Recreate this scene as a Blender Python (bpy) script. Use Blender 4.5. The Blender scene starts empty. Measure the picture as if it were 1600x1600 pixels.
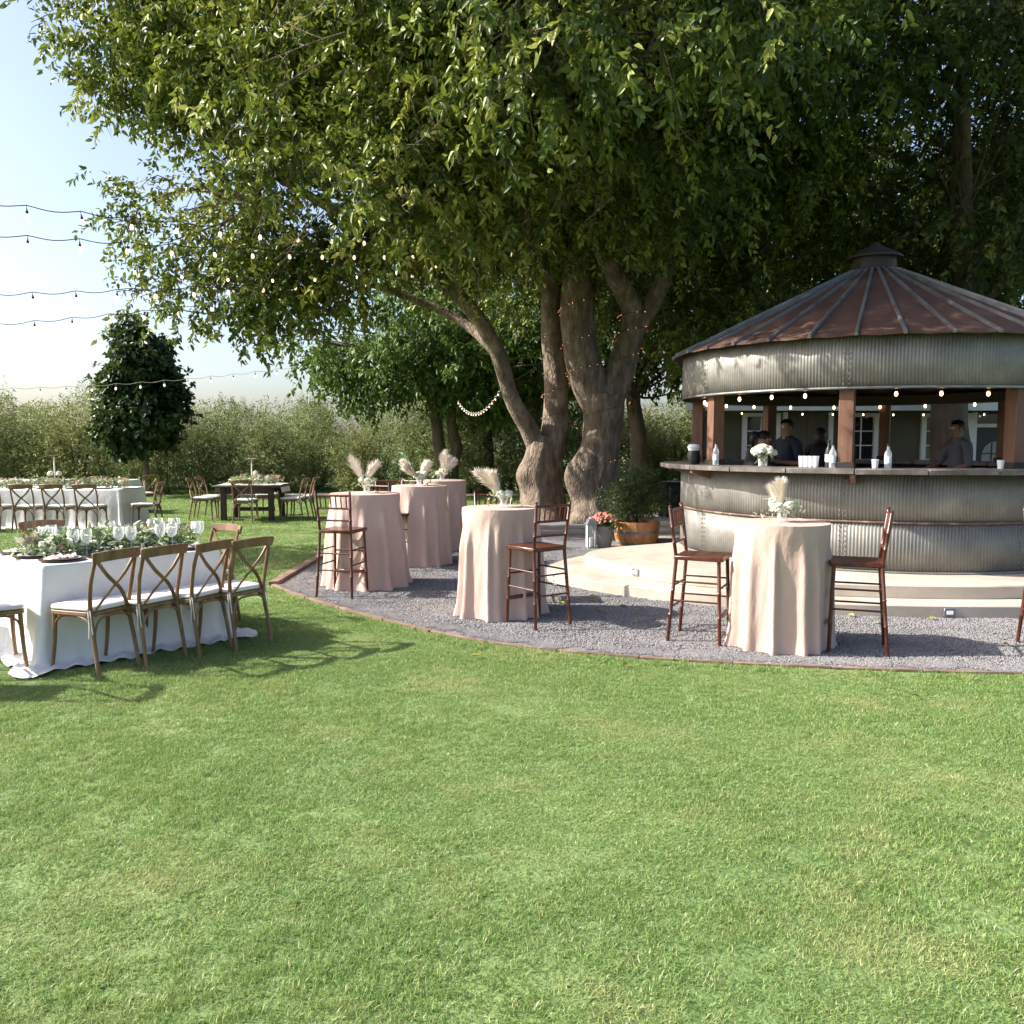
import bpy, bmesh, math, random
import numpy as np
from mathutils import Vector, Matrix, Quaternion

R = math.radians
sc = bpy.context.scene
COL = sc.collection
rnd = random.Random(11)
rng = np.random.default_rng(11)

# ------------------------------------------------------------------ camera
cam_d = bpy.data.cameras.new('camera')
cam = bpy.data.objects.new('camera', cam_d)
COL.objects.link(cam)
cam.location = (0, 0, 1.68)
cam.rotation_euler = (R(90 - 4.658), 0, 0)
cam_d.sensor_width = 36
cam_d.lens = 1350 / 1600 * 36
cam_d.clip_end = 3000
cam_d.clip_start = 0.05
sc.camera = cam

# ------------------------------------------------------------------ world and sun
SUN_EL, SUN_AZ = 37.0, -89.0       # azimuth measured from +Y towards +X
w = bpy.data.worlds.new('World')
sc.world = w
w.use_nodes = True
nt = w.node_tree
sky = nt.nodes.new('ShaderNodeTexSky')
sky.sky_type = 'NISHITA'
sky.sun_disc = False
sky.sun_elevation = R(SUN_EL)
sky.sun_rotation = R(SUN_AZ)
sky.air_density = 0.8
sky.dust_density = 3.0
sky.ozone_density = 0.8
bg = nt.nodes['Background']
bg.inputs['Strength'].default_value = 0.135
nt.links.new(sky.outputs[0], bg.inputs[0])

sun_d = bpy.data.lights.new('sun', 'SUN')
sun_d.energy = 5.0
sun_d.angle = R(0.53)
sun_d.color = (1.0, 0.95, 0.87)
sun = bpy.data.objects.new('sun', sun_d)
COL.objects.link(sun)
ce = math.cos(R(SUN_EL))
to_sun = Vector((ce * math.sin(R(SUN_AZ)), ce * math.cos(R(SUN_AZ)), math.sin(R(SUN_EL))))
sun.rotation_euler = (-to_sun).to_track_quat('-Z', 'Y').to_euler()
sun.location = to_sun * 60

sc.view_settings.view_transform = 'Standard'
sc.view_settings.look = 'None'
sc.view_settings.gamma = 1.0
sc.view_settings.exposure = 1.10
sc.view_settings.use_curve_mapping = False
sc.cycles.max_bounces = 6
sc.cycles.diffuse_bounces = 3
sc.cycles.transparent_max_bounces = 12
sc.cycles.caustics_reflective = False
sc.cycles.caustics_refractive = False
sc.cycles.sample_clamp_indirect = 6.0
sc.cycles.use_denoising = True
sc.cycles.use_adaptive_sampling = True
sc.cycles.adaptive_threshold = 0.02

# ------------------------------------------------------------------ materials
MATS = {}


def new_mat(name):
    m = bpy.data.materials.new(name)
    m.use_nodes = True
    MATS[name] = m
    n = m.node_tree.nodes
    return m, n, m.node_tree.links, n['Principled BSDF']


def ramp(n, stops):
    r = n.new('ShaderNodeValToRGB')
    e = r.color_ramp.elements
    e[0].position, e[0].color = stops[0][0], (*stops[0][1], 1)
    e[1].position, e[1].color = stops[-1][0], (*stops[-1][1], 1)
    for p, c in stops[1:-1]:
        k = e.new(p)
        k.color = (*c, 1)
    return r


def coords(n, l, stretch=(1, 1, 1), world=False):
    """object coordinates shifted by a per-object random amount"""
    if world:
        g = n.new('ShaderNodeNewGeometry')
        src = g.outputs['Position']
    else:
        tc = n.new('ShaderNodeTexCoord')
        src = tc.outputs['Object']
    mp = n.new('ShaderNodeMapping')
    mp.inputs['Scale'].default_value = stretch
    l.new(src, mp.inputs['Vector'])
    if not world:
        oi = n.new('ShaderNodeObjectInfo')
        mul = n.new('ShaderNodeMath')
        mul.operation = 'MULTIPLY'
        mul.inputs[1].default_value = 37.0
        l.new(oi.outputs['Random'], mul.inputs[0])
        cmb = n.new('ShaderNodeCombineXYZ')
        for i in range(3):
            l.new(mul.outputs[0], cmb.inputs[i])
        l.new(cmb.outputs[0], mp.inputs['Location'])
    return mp.outputs[0]


def mat(name, c1, c2=None, rough=0.6, scale=9.0, detail=5.0, stretch=(1, 1, 1), bump=0.0, bscale=60.0,
        metallic=0.0, spec=0.4, c3=None, world=False, rough_var=0.1, dist=0.01):
    m, n, l, p = new_mat(name)
    if c2 is None:
        c2 = tuple(x * 0.72 for x in c1)
    v = coords(n, l, stretch, world)
    t = n.new('ShaderNodeTexNoise')
    t.inputs['Scale'].default_value = scale
    t.inputs['Detail'].default_value = detail
    t.inputs['Roughness'].default_value = 0.62
    l.new(v, t.inputs['Vector'])
    stops = [(0.32, c2), (0.68, c1)] if c3 is None else [(0.28, c2), (0.52, c1), (0.72, c3)]
    r = ramp(n, stops)
    l.new(t.outputs['Fac'], r.inputs[0])
    l.new(r.outputs[0], p.inputs['Base Color'])
    p.inputs['Metallic'].default_value = metallic
    p.inputs['Specular IOR Level'].default_value = spec
    mr = n.new('ShaderNodeMapRange')
    mr.inputs['To Min'].default_value = max(0.02, rough - rough_var)
    mr.inputs['To Max'].default_value = min(1, rough + rough_var)
    l.new(t.outputs['Fac'], mr.inputs['Value'])
    l.new(mr.outputs[0], p.inputs['Roughness'])
    if bump:
        b = n.new('ShaderNodeTexNoise')
        b.inputs['Scale'].default_value = bscale
        b.inputs['Detail'].default_value = 4
        l.new(v, b.inputs['Vector'])
        bp = n.new('ShaderNodeBump')
        bp.inputs['Strength'].default_value = bump
        bp.inputs['Distance'].default_value = dist
        l.new(b.outputs['Fac'], bp.inputs['Height'])
        l.new(bp.outputs[0], p.inputs['Normal'])
    return m


def leaf_mat(name, stops, trans=(0.22, 0.34, 0.05), tf=0.32, rough=0.45, spec=0.35, patch=None, objvar=None):
    """leaf colour from the per-face 'tint' attribute; some light passes through the leaf"""
    m, n, l, p = new_mat(name)
    a = n.new('ShaderNodeAttribute')
    a.attribute_name = 'tint'
    r = ramp(n, stops)
    l.new(a.outputs['Fac'], r.inputs[0])
    col = r.outputs[0]
    if patch:
        g = n.new('ShaderNodeNewGeometry')
        t = n.new('ShaderNodeTexNoise')
        t.inputs['Scale'].default_value = patch[0]
        t.inputs['Detail'].default_value = 6
        t.inputs['Roughness'].default_value = 0.66
        l.new(g.outputs['Position'], t.inputs['Vector'])
        mr = n.new('ShaderNodeMapRange')
        mr.inputs['From Min'].default_value = patch[2]
        mr.inputs['From Max'].default_value = patch[3]
        mr.inputs['To Max'].default_value = patch[4]
        l.new(t.outputs['Fac'], mr.inputs['Value'])
        mx = n.new('ShaderNodeMix')
        mx.data_type = 'RGBA'
        l.new(mr.outputs[0], mx.inputs['Factor'])
        l.new(col, mx.inputs['A'])
        mx.inputs['B'].default_value = (*patch[1], 1)
        col = mx.outputs['Result']
    if objvar:
        oi = n.new('ShaderNodeObjectInfo')
        rv = ramp(n, objvar)
        l.new(oi.outputs['Random'], rv.inputs[0])
        mo = n.new('ShaderNodeMix')
        mo.data_type = 'RGBA'; mo.blend_type = 'MULTIPLY'
        mo.inputs['Factor'].default_value = 1
        l.new(col, mo.inputs['A']); l.new(rv.outputs[0], mo.inputs['B'])
        col = mo.outputs['Result']
    l.new(col, p.inputs['Base Color'])
    p.inputs['Roughness'].default_value = rough
    p.inputs['Specular IOR Level'].default_value = spec
    tr = n.new('ShaderNodeBsdfTranslucent')
    hs = n.new('ShaderNodeMix')
    hs.data_type = 'RGBA'
    hs.inputs['Factor'].default_value = 0.5
    l.new(col, hs.inputs['A'])
    hs.inputs['B'].default_value = (*trans, 1)
    l.new(hs.outputs['Result'], tr.inputs['Color'])
    ms = n.new('ShaderNodeMixShader')
    ms.inputs[0].default_value = tf
    l.new(p.outputs[0], ms.inputs[1])
    l.new(tr.outputs[0], ms.inputs[2])
    l.new(ms.outputs[0], n['Material Output'].inputs['Surface'])
    return m


def glass_mat(name, tint=(1, 1, 1), refl=0.12, opac=0.12):
    m, n, l, p = new_mat(name)
    tb = n.new('ShaderNodeBsdfTransparent')
    tb.inputs[0].default_value = (*tint, 1)
    p.inputs['Base Color'].default_value = (0.9, 0.93, 0.95, 1)
    p.inputs['Roughness'].default_value = 0.04
    p.inputs['Specular IOR Level'].default_value = 0.9
    lw = n.new('ShaderNodeLayerWeight')
    lw.inputs['Blend'].default_value = 0.35
    mr = n.new('ShaderNodeMapRange')
    mr.inputs['To Min'].default_value = opac
    mr.inputs['To Max'].default_value = 0.85
    l.new(lw.outputs['Facing'], mr.inputs['Value'])
    ms = n.new('ShaderNodeMixShader')
    l.new(mr.outputs[0], ms.inputs[0])
    l.new(tb.outputs[0], ms.inputs[1])
    l.new(p.outputs[0], ms.inputs[2])
    l.new(ms.outputs[0], n['Material Output'].inputs['Surface'])
    return m


def emit_mat(name, col, emit, strength):
    m, n, l, p = new_mat(name)
    t = n.new('ShaderNodeTexNoise')
    t.inputs['Scale'].default_value = 30
    r = ramp(n, [(0.3, tuple(c * 0.9 for c in col)), (0.7, col)])
    l.new(t.outputs['Fac'], r.inputs[0])
    l.new(r.outputs[0], p.inputs['Base Color'])
    p.inputs['Roughness'].default_value = 0.1
    p.inputs['Emission Color'].default_value = (*emit, 1)
    p.inputs['Emission Strength'].default_value = strength
    try:
        m.cycles.emission_sampling = 'NONE'
    except Exception:
        pass
    return m


mat('oak', (0.205, 0.118, 0.060), (0.110, 0.060, 0.030), rough=0.5, scale=14, stretch=(1, 1, 0.25), bump=0.15, c3=(0.30, 0.185, 0.10))
mat('mahogany', (0.080, 0.022, 0.012), (0.042, 0.012, 0.008), rough=0.33, scale=18, stretch=(1, 1, 0.3), spec=0.5, c3=(0.125, 0.040, 0.021))
mat('cushion', (0.78, 0.76, 0.75), (0.66, 0.64, 0.63), rough=0.9, scale=6, bump=0.2, bscale=220, spec=0.1)
mat('white_cloth', (0.80, 0.79, 0.77), (0.70, 0.69, 0.68), rough=0.85, scale=3, bump=0.25, bscale=9, spec=0.15, dist=0.03)
mat('blush_cloth', (0.56, 0.408, 0.348), (0.50, 0.36, 0.305), rough=0.7, scale=5, bump=0.35, bscale=22, spec=0.2, dist=0.02, stretch=(1, 1, .45))
mat('dark_wood', (0.055, 0.030, 0.020), (0.028, 0.016, 0.012), rough=0.5, scale=10, stretch=(0.3, 1, 1), bump=0.2)
mat('post_wood', (0.165, 0.080, 0.050), (0.095, 0.045, 0.029), rough=0.6, scale=7, stretch=(1, 1, 0.2), bump=0.25, c3=(0.22, 0.125, 0.082))
mat('counter_wood', (0.13, 0.11, 0.10), (0.065, 0.058, 0.055), rough=0.55, scale=6, stretch=(1, 1, 1), bump=0.3, c3=(0.22, 0.20, 0.185))
mat('galvanised', (0.215, 0.205, 0.184), (0.140, 0.135, 0.124), rough=0.55, scale=2.3, detail=8, metallic=0.30, c3=(0.30, 0.285, 0.255), rough_var=0.12, bump=0.1, bscale=20)
mat('rib_metal', (0.26, 0.265, 0.26), (0.15, 0.13, 0.12), rough=0.45, scale=4, metallic=0.6, c3=(0.34, 0.345, 0.34))
mat('rust_roof', (0.105, 0.052, 0.036), (0.060, 0.036, 0.030), rough=0.72, scale=2.6, detail=10, metallic=0.15, c3=(0.185, 0.110, 0.080), bump=0.15, bscale=35)
mat('rust', (0.17, 0.105, 0.075), (0.10, 0.058, 0.042), rough=0.8, scale=7, c3=(0.40, 0.30, 0.23), bump=0.2)
mat('iron_dark', (0.035, 0.025, 0.022), (0.018, 0.013, 0.012), rough=0.6, scale=6)
mat('black_plastic', (0.012, 0.013, 0.016), (0.007, 0.008, 0.010), rough=0.38, scale=6)
mat('concrete', (0.45, 0.395, 0.325), (0.315, 0.275, 0.225), rough=0.82, scale=1.6, detail=9, c3=(0.52, 0.47, 0.40), bump=0.25, bscale=70, world=True)
mat('path_stone', (0.50, 0.44, 0.38), (0.36, 0.32, 0.28), rough=0.85, scale=2.5, detail=8, world=True, bump=0.2)
mat('edging_wood', (0.19, 0.125, 0.088), (0.10, 0.062, 0.044), rough=0.85, scale=5, c3=(0.28, 0.20, 0.145), bump=0.3, world=True)
mat('gravel_bed', (0.185, 0.172, 0.180), (0.10, 0.095, 0.10), rough=0.95, scale=90, detail=6, world=True, bump=0.7, bscale=120, c3=(0.28, 0.26, 0.26))
mat('bark_pale', (0.205, 0.156, 0.116), (0.072, 0.054, 0.042), rough=0.92, scale=7, detail=12, stretch=(1, 1, 0.38), bump=1.0, bscale=30, c3=(0.37, 0.31, 0.245), world=True, dist=0.05)
mat('bark_dark', (0.14, 0.105, 0.08), (0.06, 0.045, 0.036), rough=0.9, scale=6, detail=8, stretch=(1, 1, 0.4), bump=0.8, bscale=18, world=True, dist=0.04)
mat('twig', (0.25, 0.19, 0.14), (0.13, 0.095, 0.07), rough=0.85, scale=12, world=True)
mat('barrel_wood', (0.60, 0.285, 0.10), (0.44, 0.19, 0.065), rough=0.55, scale=9, stretch=(1, 1, 0.25), bump=0.2, c3=(0.68, 0.36, 0.155))
mat('soil', (0.05, 0.035, 0.025), (0.025, 0.018, 0.013), rough=0.95, scale=30, bump=0.6)
mat('terracotta', (0.36, 0.33, 0.29), (0.25, 0.23, 0.20), rough=0.8, scale=8)
mat('steel_grey', (0.30, 0.33, 0.37), (0.20, 0.22, 0.26), rough=0.35, scale=8, metallic=0.6)
mat('house_wall', (0.115, 0.105, 0.072), (0.085, 0.078, 0.054), rough=0.85, scale=3, world=True, bump=0.15)
mat('white_paint', (0.72, 0.72, 0.70), (0.62, 0.62, 0.60), rough=0.5, scale=5, world=True)
mat('dark_glass', (0.020, 0.022, 0.024), (0.012, 0.013, 0.015), rough=0.06, scale=2, spec=0.8, rough_var=0.03)
mat('door_dark', (0.035, 0.032, 0.034), (0.022, 0.02, 0.022), rough=0.5, scale=6)
mat('house_roof', (0.10, 0.085, 0.075), (0.06, 0.052, 0.048), rough=0.9, scale=20, world=True, bump=0.3)
mat('porcelain', (0.80, 0.78, 0.75), (0.74, 0.72, 0.70), rough=0.2, scale=4, spec=0.6)
mat('charger', (0.10, 0.055, 0.040), (0.06, 0.034, 0.026), rough=0.5, scale=20)
mat('napkin', (0.62, 0.50, 0.45), (0.52, 0.41, 0.37), rough=0.9, scale=6, bump=0.3, bscale=40)
mat('petal_white', (0.82, 0.80, 0.70), (0.70, 0.70, 0.52), rough=0.7, scale=25)
mat('petal_pink', (0.60, 0.26, 0.20), (0.45, 0.17, 0.14), rough=0.7, scale=25, c3=(0.70, 0.40, 0.28))
mat('petal_blush', (0.66, 0.48, 0.34), (0.55, 0.36, 0.25), rough=0.75, scale=25)
mat('pampas', (0.83, 0.77, 0.68), (0.74, 0.66, 0.57), rough=0.9, scale=15, c3=(0.82, 0.74, 0.63), spec=0.1)
mat('cable', (0.018, 0.018, 0.018), (0.01, 0.01, 0.01), rough=0.6, scale=10)
mat('cable_pale', (0.55, 0.53, 0.48), (0.42, 0.40, 0.37), rough=0.6, scale=10)
mat('skin_light', (0.42, 0.235, 0.165), (0.36, 0.19, 0.13), rough=0.5, scale=12)
mat('skin_dark', (0.26, 0.14, 0.095), (0.21, 0.11, 0.072), rough=0.5, scale=12)
mat('hair_dark', (0.020, 0.013, 0.010), (0.010, 0.007, 0.006), rough=0.5, scale=40)
mat('shirt_black', (0.014, 0.014, 0.017), (0.008, 0.008, 0.010), rough=0.85, scale=10, bump=0.2)
mat('shirt_navy', (0.018, 0.024, 0.045), (0.010, 0.014, 0.028), rough=0.85, scale=10, bump=0.2)
mat('shirt_grey', (0.12, 0.125, 0.15), (0.085, 0.09, 0.11), rough=0.85, scale=10, bump=0.2)
mat('trousers', (0.03, 0.03, 0.034), (0.02, 0.02, 0.023), rough=0.85, scale=10)
mat('paper_white', (0.78, 0.78, 0.80), (0.68, 0.68, 0.71), rough=0.6, scale=6)
mat('bottle_dark', (0.03, 0.05, 0.03), (0.02, 0.03, 0.02), rough=0.08, scale=3, spec=0.8)
glass_mat('glass', opac=0.10)
glass_mat('bottle_clear', tint=(0.9, 0.95, 0.97), opac=0.22)
emit_mat('bulb_lit', (0.9, 0.75, 0.55), (1.0, 0.62, 0.30), 4.5)
emit_mat('bulb_day', (0.88, 0.74, 0.64), (1.0, 0.70, 0.48), 0.75)
emit_mat('fairy_lit', (0.8, 0.4, 0.2), (1.0, 0.36, 0.14), 0.8)
emit_mat('lens', (0.8, 0.78, 0.74), (1.0, 0.9, 0.75), 0.25)

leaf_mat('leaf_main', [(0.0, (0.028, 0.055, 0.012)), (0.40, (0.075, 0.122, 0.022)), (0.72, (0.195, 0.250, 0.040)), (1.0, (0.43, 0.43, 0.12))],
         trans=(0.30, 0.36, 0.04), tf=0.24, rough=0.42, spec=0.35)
leaf_mat('leaf_right', [(0.0, (0.022, 0.040, 0.010)), (0.5, (0.05, 0.075, 0.016)), (0.85, (0.12, 0.14, 0.028)), (1.0, (0.28, 0.26, 0.07))],
         trans=(0.22, 0.30, 0.04), tf=0.28, rough=0.45)
leaf_mat('leaf_back', [(0.0, (0.022, 0.045, 0.012)), (0.6, (0.05, 0.085, 0.020)), (1.0, (0.12, 0.165, 0.035))], tf=0.28)
leaf_mat('leaf_small_tree', [(0.0, (0.045, 0.085, 0.020)), (0.6, (0.085, 0.145, 0.032)), (1.0, (0.15, 0.21, 0.05))], tf=0.28)
leaf_mat('leaf_fig', [(0.0, (0.018, 0.038, 0.014)), (0.6, (0.032, 0.060, 0.022)), (1.0, (0.065, 0.10, 0.035))], tf=0.15, spec=0.3)
leaf_mat('leaf_olive', [(0.0, (0.11, 0.14, 0.055)), (0.5, (0.215, 0.255, 0.105)), (0.85, (0.275, 0.30, 0.14)), (1.0, (0.34, 0.30, 0.18))],
         trans=(0.32, 0.36, 0.12), tf=0.26, rough=0.6, spec=0.25, patch=(0.55, (0.14, 0.18, 0.065), 0.45, 0.7, 0.6),
         objvar=[(0.0, (0.80, 0.92, 0.85)), (0.5, (1.1, 1.12, 1.05)), (1.0, (1.25, 1.12, 0.95))])
leaf_mat('leaf_shrub', [(0.0, (0.030, 0.055, 0.020)), (0.6, (0.07, 0.105, 0.04)), (1.0, (0.15, 0.18, 0.08))], tf=0.2)
leaf_mat('leaf_garland', [(0.0, (0.09, 0.14, 0.06)), (0.5, (0.25, 0.32, 0.17)), (1.0, (0.48, 0.52, 0.38))], tf=0.25)
leaf_mat('leaf_fallen', [(0.0, (0.30, 0.28, 0.05)), (0.5, (0.42, 0.36, 0.10)), (1.0, (0.26, 0.30, 0.06))], tf=0.2)
leaf_mat('grass_blade', [(0.0, (0.100, 0.175, 0.042)), (0.42, (0.190, 0.305, 0.080)), (0.78, (0.315, 0.43, 0.155)), (0.92, (0.52, 0.50, 0.28)), (1.0, (0.66, 0.57, 0.37))],
         trans=(0.32, 0.45, 0.10), tf=0.34, rough=0.5, spec=0.3, patch=(1.15, (0.52, 0.47, 0.23), 0.51, 0.72, 0.70))
m, n, l, p = new_mat('lawn_soil')
v = coords(n, l, world=True)
t1 = n.new('ShaderNodeTexNoise'); t1.inputs['Scale'].default_value = 0.75; t1.inputs['Detail'].default_value = 8
t2 = n.new('ShaderNodeTexNoise'); t2.inputs['Scale'].default_value = 45; t2.inputs['Detail'].default_value = 5
l.new(v, t1.inputs['Vector']); l.new(v, t2.inputs['Vector'])
r1 = ramp(n, [(0.35, (0.12, 0.20, 0.055)), (0.62, (0.19, 0.275, 0.085)), (0.8, (0.32, 0.33, 0.14))])
r2 = ramp(n, [(0.3, (0.55, 0.55, 0.55)), (0.7, (1, 1, 1))])
l.new(t1.outputs['Fac'], r1.inputs[0]); l.new(t2.outputs['Fac'], r2.inputs[0])
mx = n.new('ShaderNodeMix'); mx.data_type = 'RGBA'; mx.blend_type = 'MULTIPLY'; mx.inputs['Factor'].default_value = 1
l.new(r1.outputs[0], mx.inputs['A']); l.new(r2.outputs[0], mx.inputs['B'])
l.new(mx.outputs['Result'], p.inputs['Base Color'])
p.inputs['Roughness'].default_value = 0.9
bp = n.new('ShaderNodeBump'); bp.inputs['Strength'].default_value = 0.6; bp.inputs['Distance'].default_value = 0.03
l.new(t2.outputs['Fac'], bp.inputs['Height']); l.new(bp.outputs[0], p.inputs['Normal'])
mat('stone_chip', (0.235, 0.224, 0.224), (0.14, 0.133, 0.135), rough=0.95, scale=40, world=True, c3=(0.33, 0.315, 0.31), spec=0.2)


# ------------------------------------------------------------------ mesh helpers
def link(o, parent=None):
    COL.objects.link(o)
    if parent is not None:
        o.parent = parent
    return o


def tag(o, label=None, cat=None, group=None, kind=None):
    if label: o['label'] = label
    if cat: o['category'] = cat
    if group: o['group'] = group
    if kind: o['kind'] = kind
    return o


def empty(name, loc=(0, 0, 0), rz=0.0, label=None, cat=None, group=None):
    o = bpy.data.objects.new(name, None)
    o.empty_display_size = 0.2
    o.location = loc
    o.rotation_euler = (0, 0, rz)
    COL.objects.link(o)
    return tag(o, label, cat, group)


def copy_tree(o, parent=None):
    c = o.copy()
    COL.objects.link(c)
    c.parent = parent
    for ch in list(o.children):
        copy_tree(ch, c)
    return c


def frame_of(d, up=(0, 0, 1)):
    d = Vector(d).normalized()
    u = Vector(up)
    if abs(d.dot(u)) > 0.98:
        u = Vector((0, 1, 0))
    s = d.cross(u).normalized()
    return d, s, s.cross(d).normalized()


class MB:
    def __init__(self):
        self.v, self.f = [], []

    def add(self, vs, fs):
        b = len(self.v)
        self.v += [tuple(x) for x in vs]
        self.f += [tuple(i + b for i in q) for q in fs]
        return self

    def box(self, c, s, rz=0.0, mtx=None):
        x, y, z = s[0] / 2, s[1] / 2, s[2] / 2
        vs = [Vector(q) for q in ((-x, -y, -z), (x, -y, -z), (x, y, -z), (-x, y, -z), (-x, -y, z), (x, -y, z), (x, y, z), (-x, y, z))]
        M = (mtx or Matrix.Rotation(rz, 3, 'Z'))
        vs = [M @ q + Vector(c) for q in vs]
        return self.add(vs, [(0, 3, 2, 1), (4, 5, 6, 7), (0, 1, 5, 4), (1, 2, 6, 5), (2, 3, 7, 6), (3, 0, 4, 7)])

    def bar(self, p, q, wd, h, up=(0, 0, 1)):
        p, q = Vector(p), Vector(q)
        d, s, u = frame_of(q - p, up)
        s, u = s * wd / 2, u * h / 2
        return self.add([p - s - u, p + s - u, p + s + u, p - s + u, q - s - u, q + s - u, q + s + u, q - s + u],
                        [(0, 1, 2, 3), (4, 7, 6, 5), (0, 4, 5, 1), (1, 5, 6, 2), (2, 6, 7, 3), (3, 7, 4, 0)])

    def tube(self, path, rad, n=8, caps=True):
        path = [Vector(q) for q in path]
        if not hasattr(rad, '__len__'):
            rad = [rad] * len(path)
        vs, fs = [], []
        s = None
        for i, q in enumerate(path):
            d = (path[min(i + 1, len(path) - 1)] - path[max(i - 1, 0)]).normalized()
            if s is None:
                _, s, _ = frame_of(d, (0, 0, 1) if abs(d.z) < 0.9 else (0, 1, 0))
            s = (s - d * s.dot(d)).normalized()
            u = d.cross(s)
            for k in range(n):
                a = 2 * math.pi * k / n
                vs.append(q + (s * math.cos(a) + u * math.sin(a)) * rad[i])
        for i in range(len(path) - 1):
            for k in range(n):
                k2 = (k + 1) % n
                fs.append((i * n + k, i * n + k2, (i + 1) * n + k2, (i + 1) * n + k))
        if caps:
            fs.append(tuple(range(n - 1, -1, -1)))
            b = (len(path) - 1) * n
            fs.append(tuple(range(b, b + n)))
        return self.add(vs, fs)

    def lathe(self, prof, n=24, c=(0, 0, 0), a0=0.0, a1=2 * math.pi):
        full = abs(a1 - a0 - 2 * math.pi) < 1e-6
        cols = n if full else n + 1
        vs, fs = [], []
        for (r, z) in prof:
            for k in range(cols):
                a = a0 + (a1 - a0) * k / n
                vs.append((c[0] + r * math.cos(a), c[1] + r * math.sin(a), c[2] + z))
        for i in range(len(prof) - 1):
            for k in range(n):
                k2 = (k + 1) % cols
                fs.append((i * cols + k, i * cols + k2, (i + 1) * cols + k2, (i + 1) * cols + k))
        return self.add(vs, fs)

    def prism(self, poly, z0, z1):
        m_ = len(poly)
        vs = [(x, y, z0) for x, y in poly] + [(x, y, z1) for x, y in poly]
        fs = [tuple(range(m_ - 1, -1, -1)), tuple(range(m_, 2 * m_))]
        fs += [(i, (i + 1) % m_, (i + 1) % m_ + m_, i + m_) for i in range(m_)]
        return self.add(vs, fs)

    def strip(self, path, wd, th, wdir):
        """a bent flat band: width along wdir, thickness across"""
        path = [Vector(q) for q in path]
        vs, fs = [], []
        W = Vector(wdir).normalized()
        for i, q in enumerate(path):
            d = (path[min(i + 1, len(path) - 1)] - path[max(i - 1, 0)]).normalized()
            ww = (W - d * W.dot(d)).normalized()
            t_ = d.cross(ww).normalized()
            a, b = ww * wd / 2, t_ * th / 2
            vs += [q - a - b, q + a - b, q + a + b, q - a + b]
        for i in range(len(path) - 1):
            for k in range(4):
                k2 = (k + 1) % 4
                fs.append((i * 4 + k, i * 4 + k2, i * 4 + 4 + k2, i * 4 + 4 + k))
        e = (len(path) - 1) * 4
        fs += [(3, 2, 1, 0), (e, e + 1, e + 2, e + 3)]
        return self.add(vs, fs)

    def ball(self, c, r, n=10, m_=6, sq=(1, 1, 1)):
        prof = [(max(1e-4, r * math.sin(math.pi * i / m_)), -r * math.cos(math.pi * i / m_)) for i in range(m_ + 1)]
        b = len(self.v)
        self.lathe(prof, n)
        for i in range(b, len(self.v)):
            x, y, z = self.v[i]
            self.v[i] = (c[0] + x * sq[0], c[1] + y * sq[1], c[2] + z * sq[2])
        return self

    def mesh(self, name, material=None, smooth=40):
        me = bpy.data.meshes.new(name)
        me.from_pydata(self.v, [], self.f)
        bm = bmesh.new()
        bm.from_mesh(me)
        bmesh.ops.recalc_face_normals(bm, faces=bm.faces)
        bm.to_mesh(me)
        bm.free()
        if smooth:
            me.shade_smooth()
            me.set_sharp_from_angle(angle=R(smooth))
        if material:
            me.materials.append(MATS[material])
        return me

    def build(self, name, material, parent=None, smooth=40, loc=None, bevel=0.0, kind=None, label=None):
        me = self.mesh(name, material, smooth)
        if bevel:
            bm = bmesh.new()
            bm.from_mesh(me)
            bmesh.ops.bevel(bm, geom=[e for e in bm.edges if len(e.link_faces) == 2 and e.calc_face_angle(0) > 0.6], offset=bevel, segments=1, affect='EDGES')
            bm.to_mesh(me)
            bm.free()
        o = bpy.data.objects.new(name, me)
        if loc: o.location = loc
        link(o, parent)
        if kind: o['kind'] = kind
        if label: o['label'] = label
        return o


def curve(pts, k=6):
    """Catmull-Rom through the points"""
    P = [Vector(q) for q in pts]
    out = []
    for i in range(len(P) - 1):
        a, b, c, d = P[max(i - 1, 0)], P[i], P[i + 1], P[min(i + 2, len(P) - 1)]
        for j in range(k):
            t = j / k
            out.append(0.5 * ((2 * b) + (c - a) * t + (2 * a - 5 * b + 4 * c - d) * t * t + (3 * b - a - 3 * c + d) * t ** 3))
    out.append(P[-1])
    return out


def closed_curve(pts, k=8):
    P = [Vector((x, y, 0)) for x, y in pts]
    n_ = len(P)
    out = []
    for i in range(n_):
        a, b, c, d = P[i - 1], P[i], P[(i + 1) % n_], P[(i + 2) % n_]
        for j in range(k):
            t = j / k
            q = 0.5 * ((2 * b) + (c - a) * t + (2 * a - 5 * b + 4 * c - d) * t * t + (3 * b - a - 3 * c + d) * t ** 3)
            out.append((q.x, q.y))
    return out


def interp(xs, k):
    out = []
    for i in range(len(xs) - 1):
        for j in range(k):
            out.append(xs[i] + (xs[i + 1] - xs[i]) * j / k)
    return out + [xs[-1]]


# ------------------------------------------------------------------ leaves in numpy
def unit(a):
    return a / np.maximum(np.linalg.norm(a, axis=1, keepdims=True), 1e-9)


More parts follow.
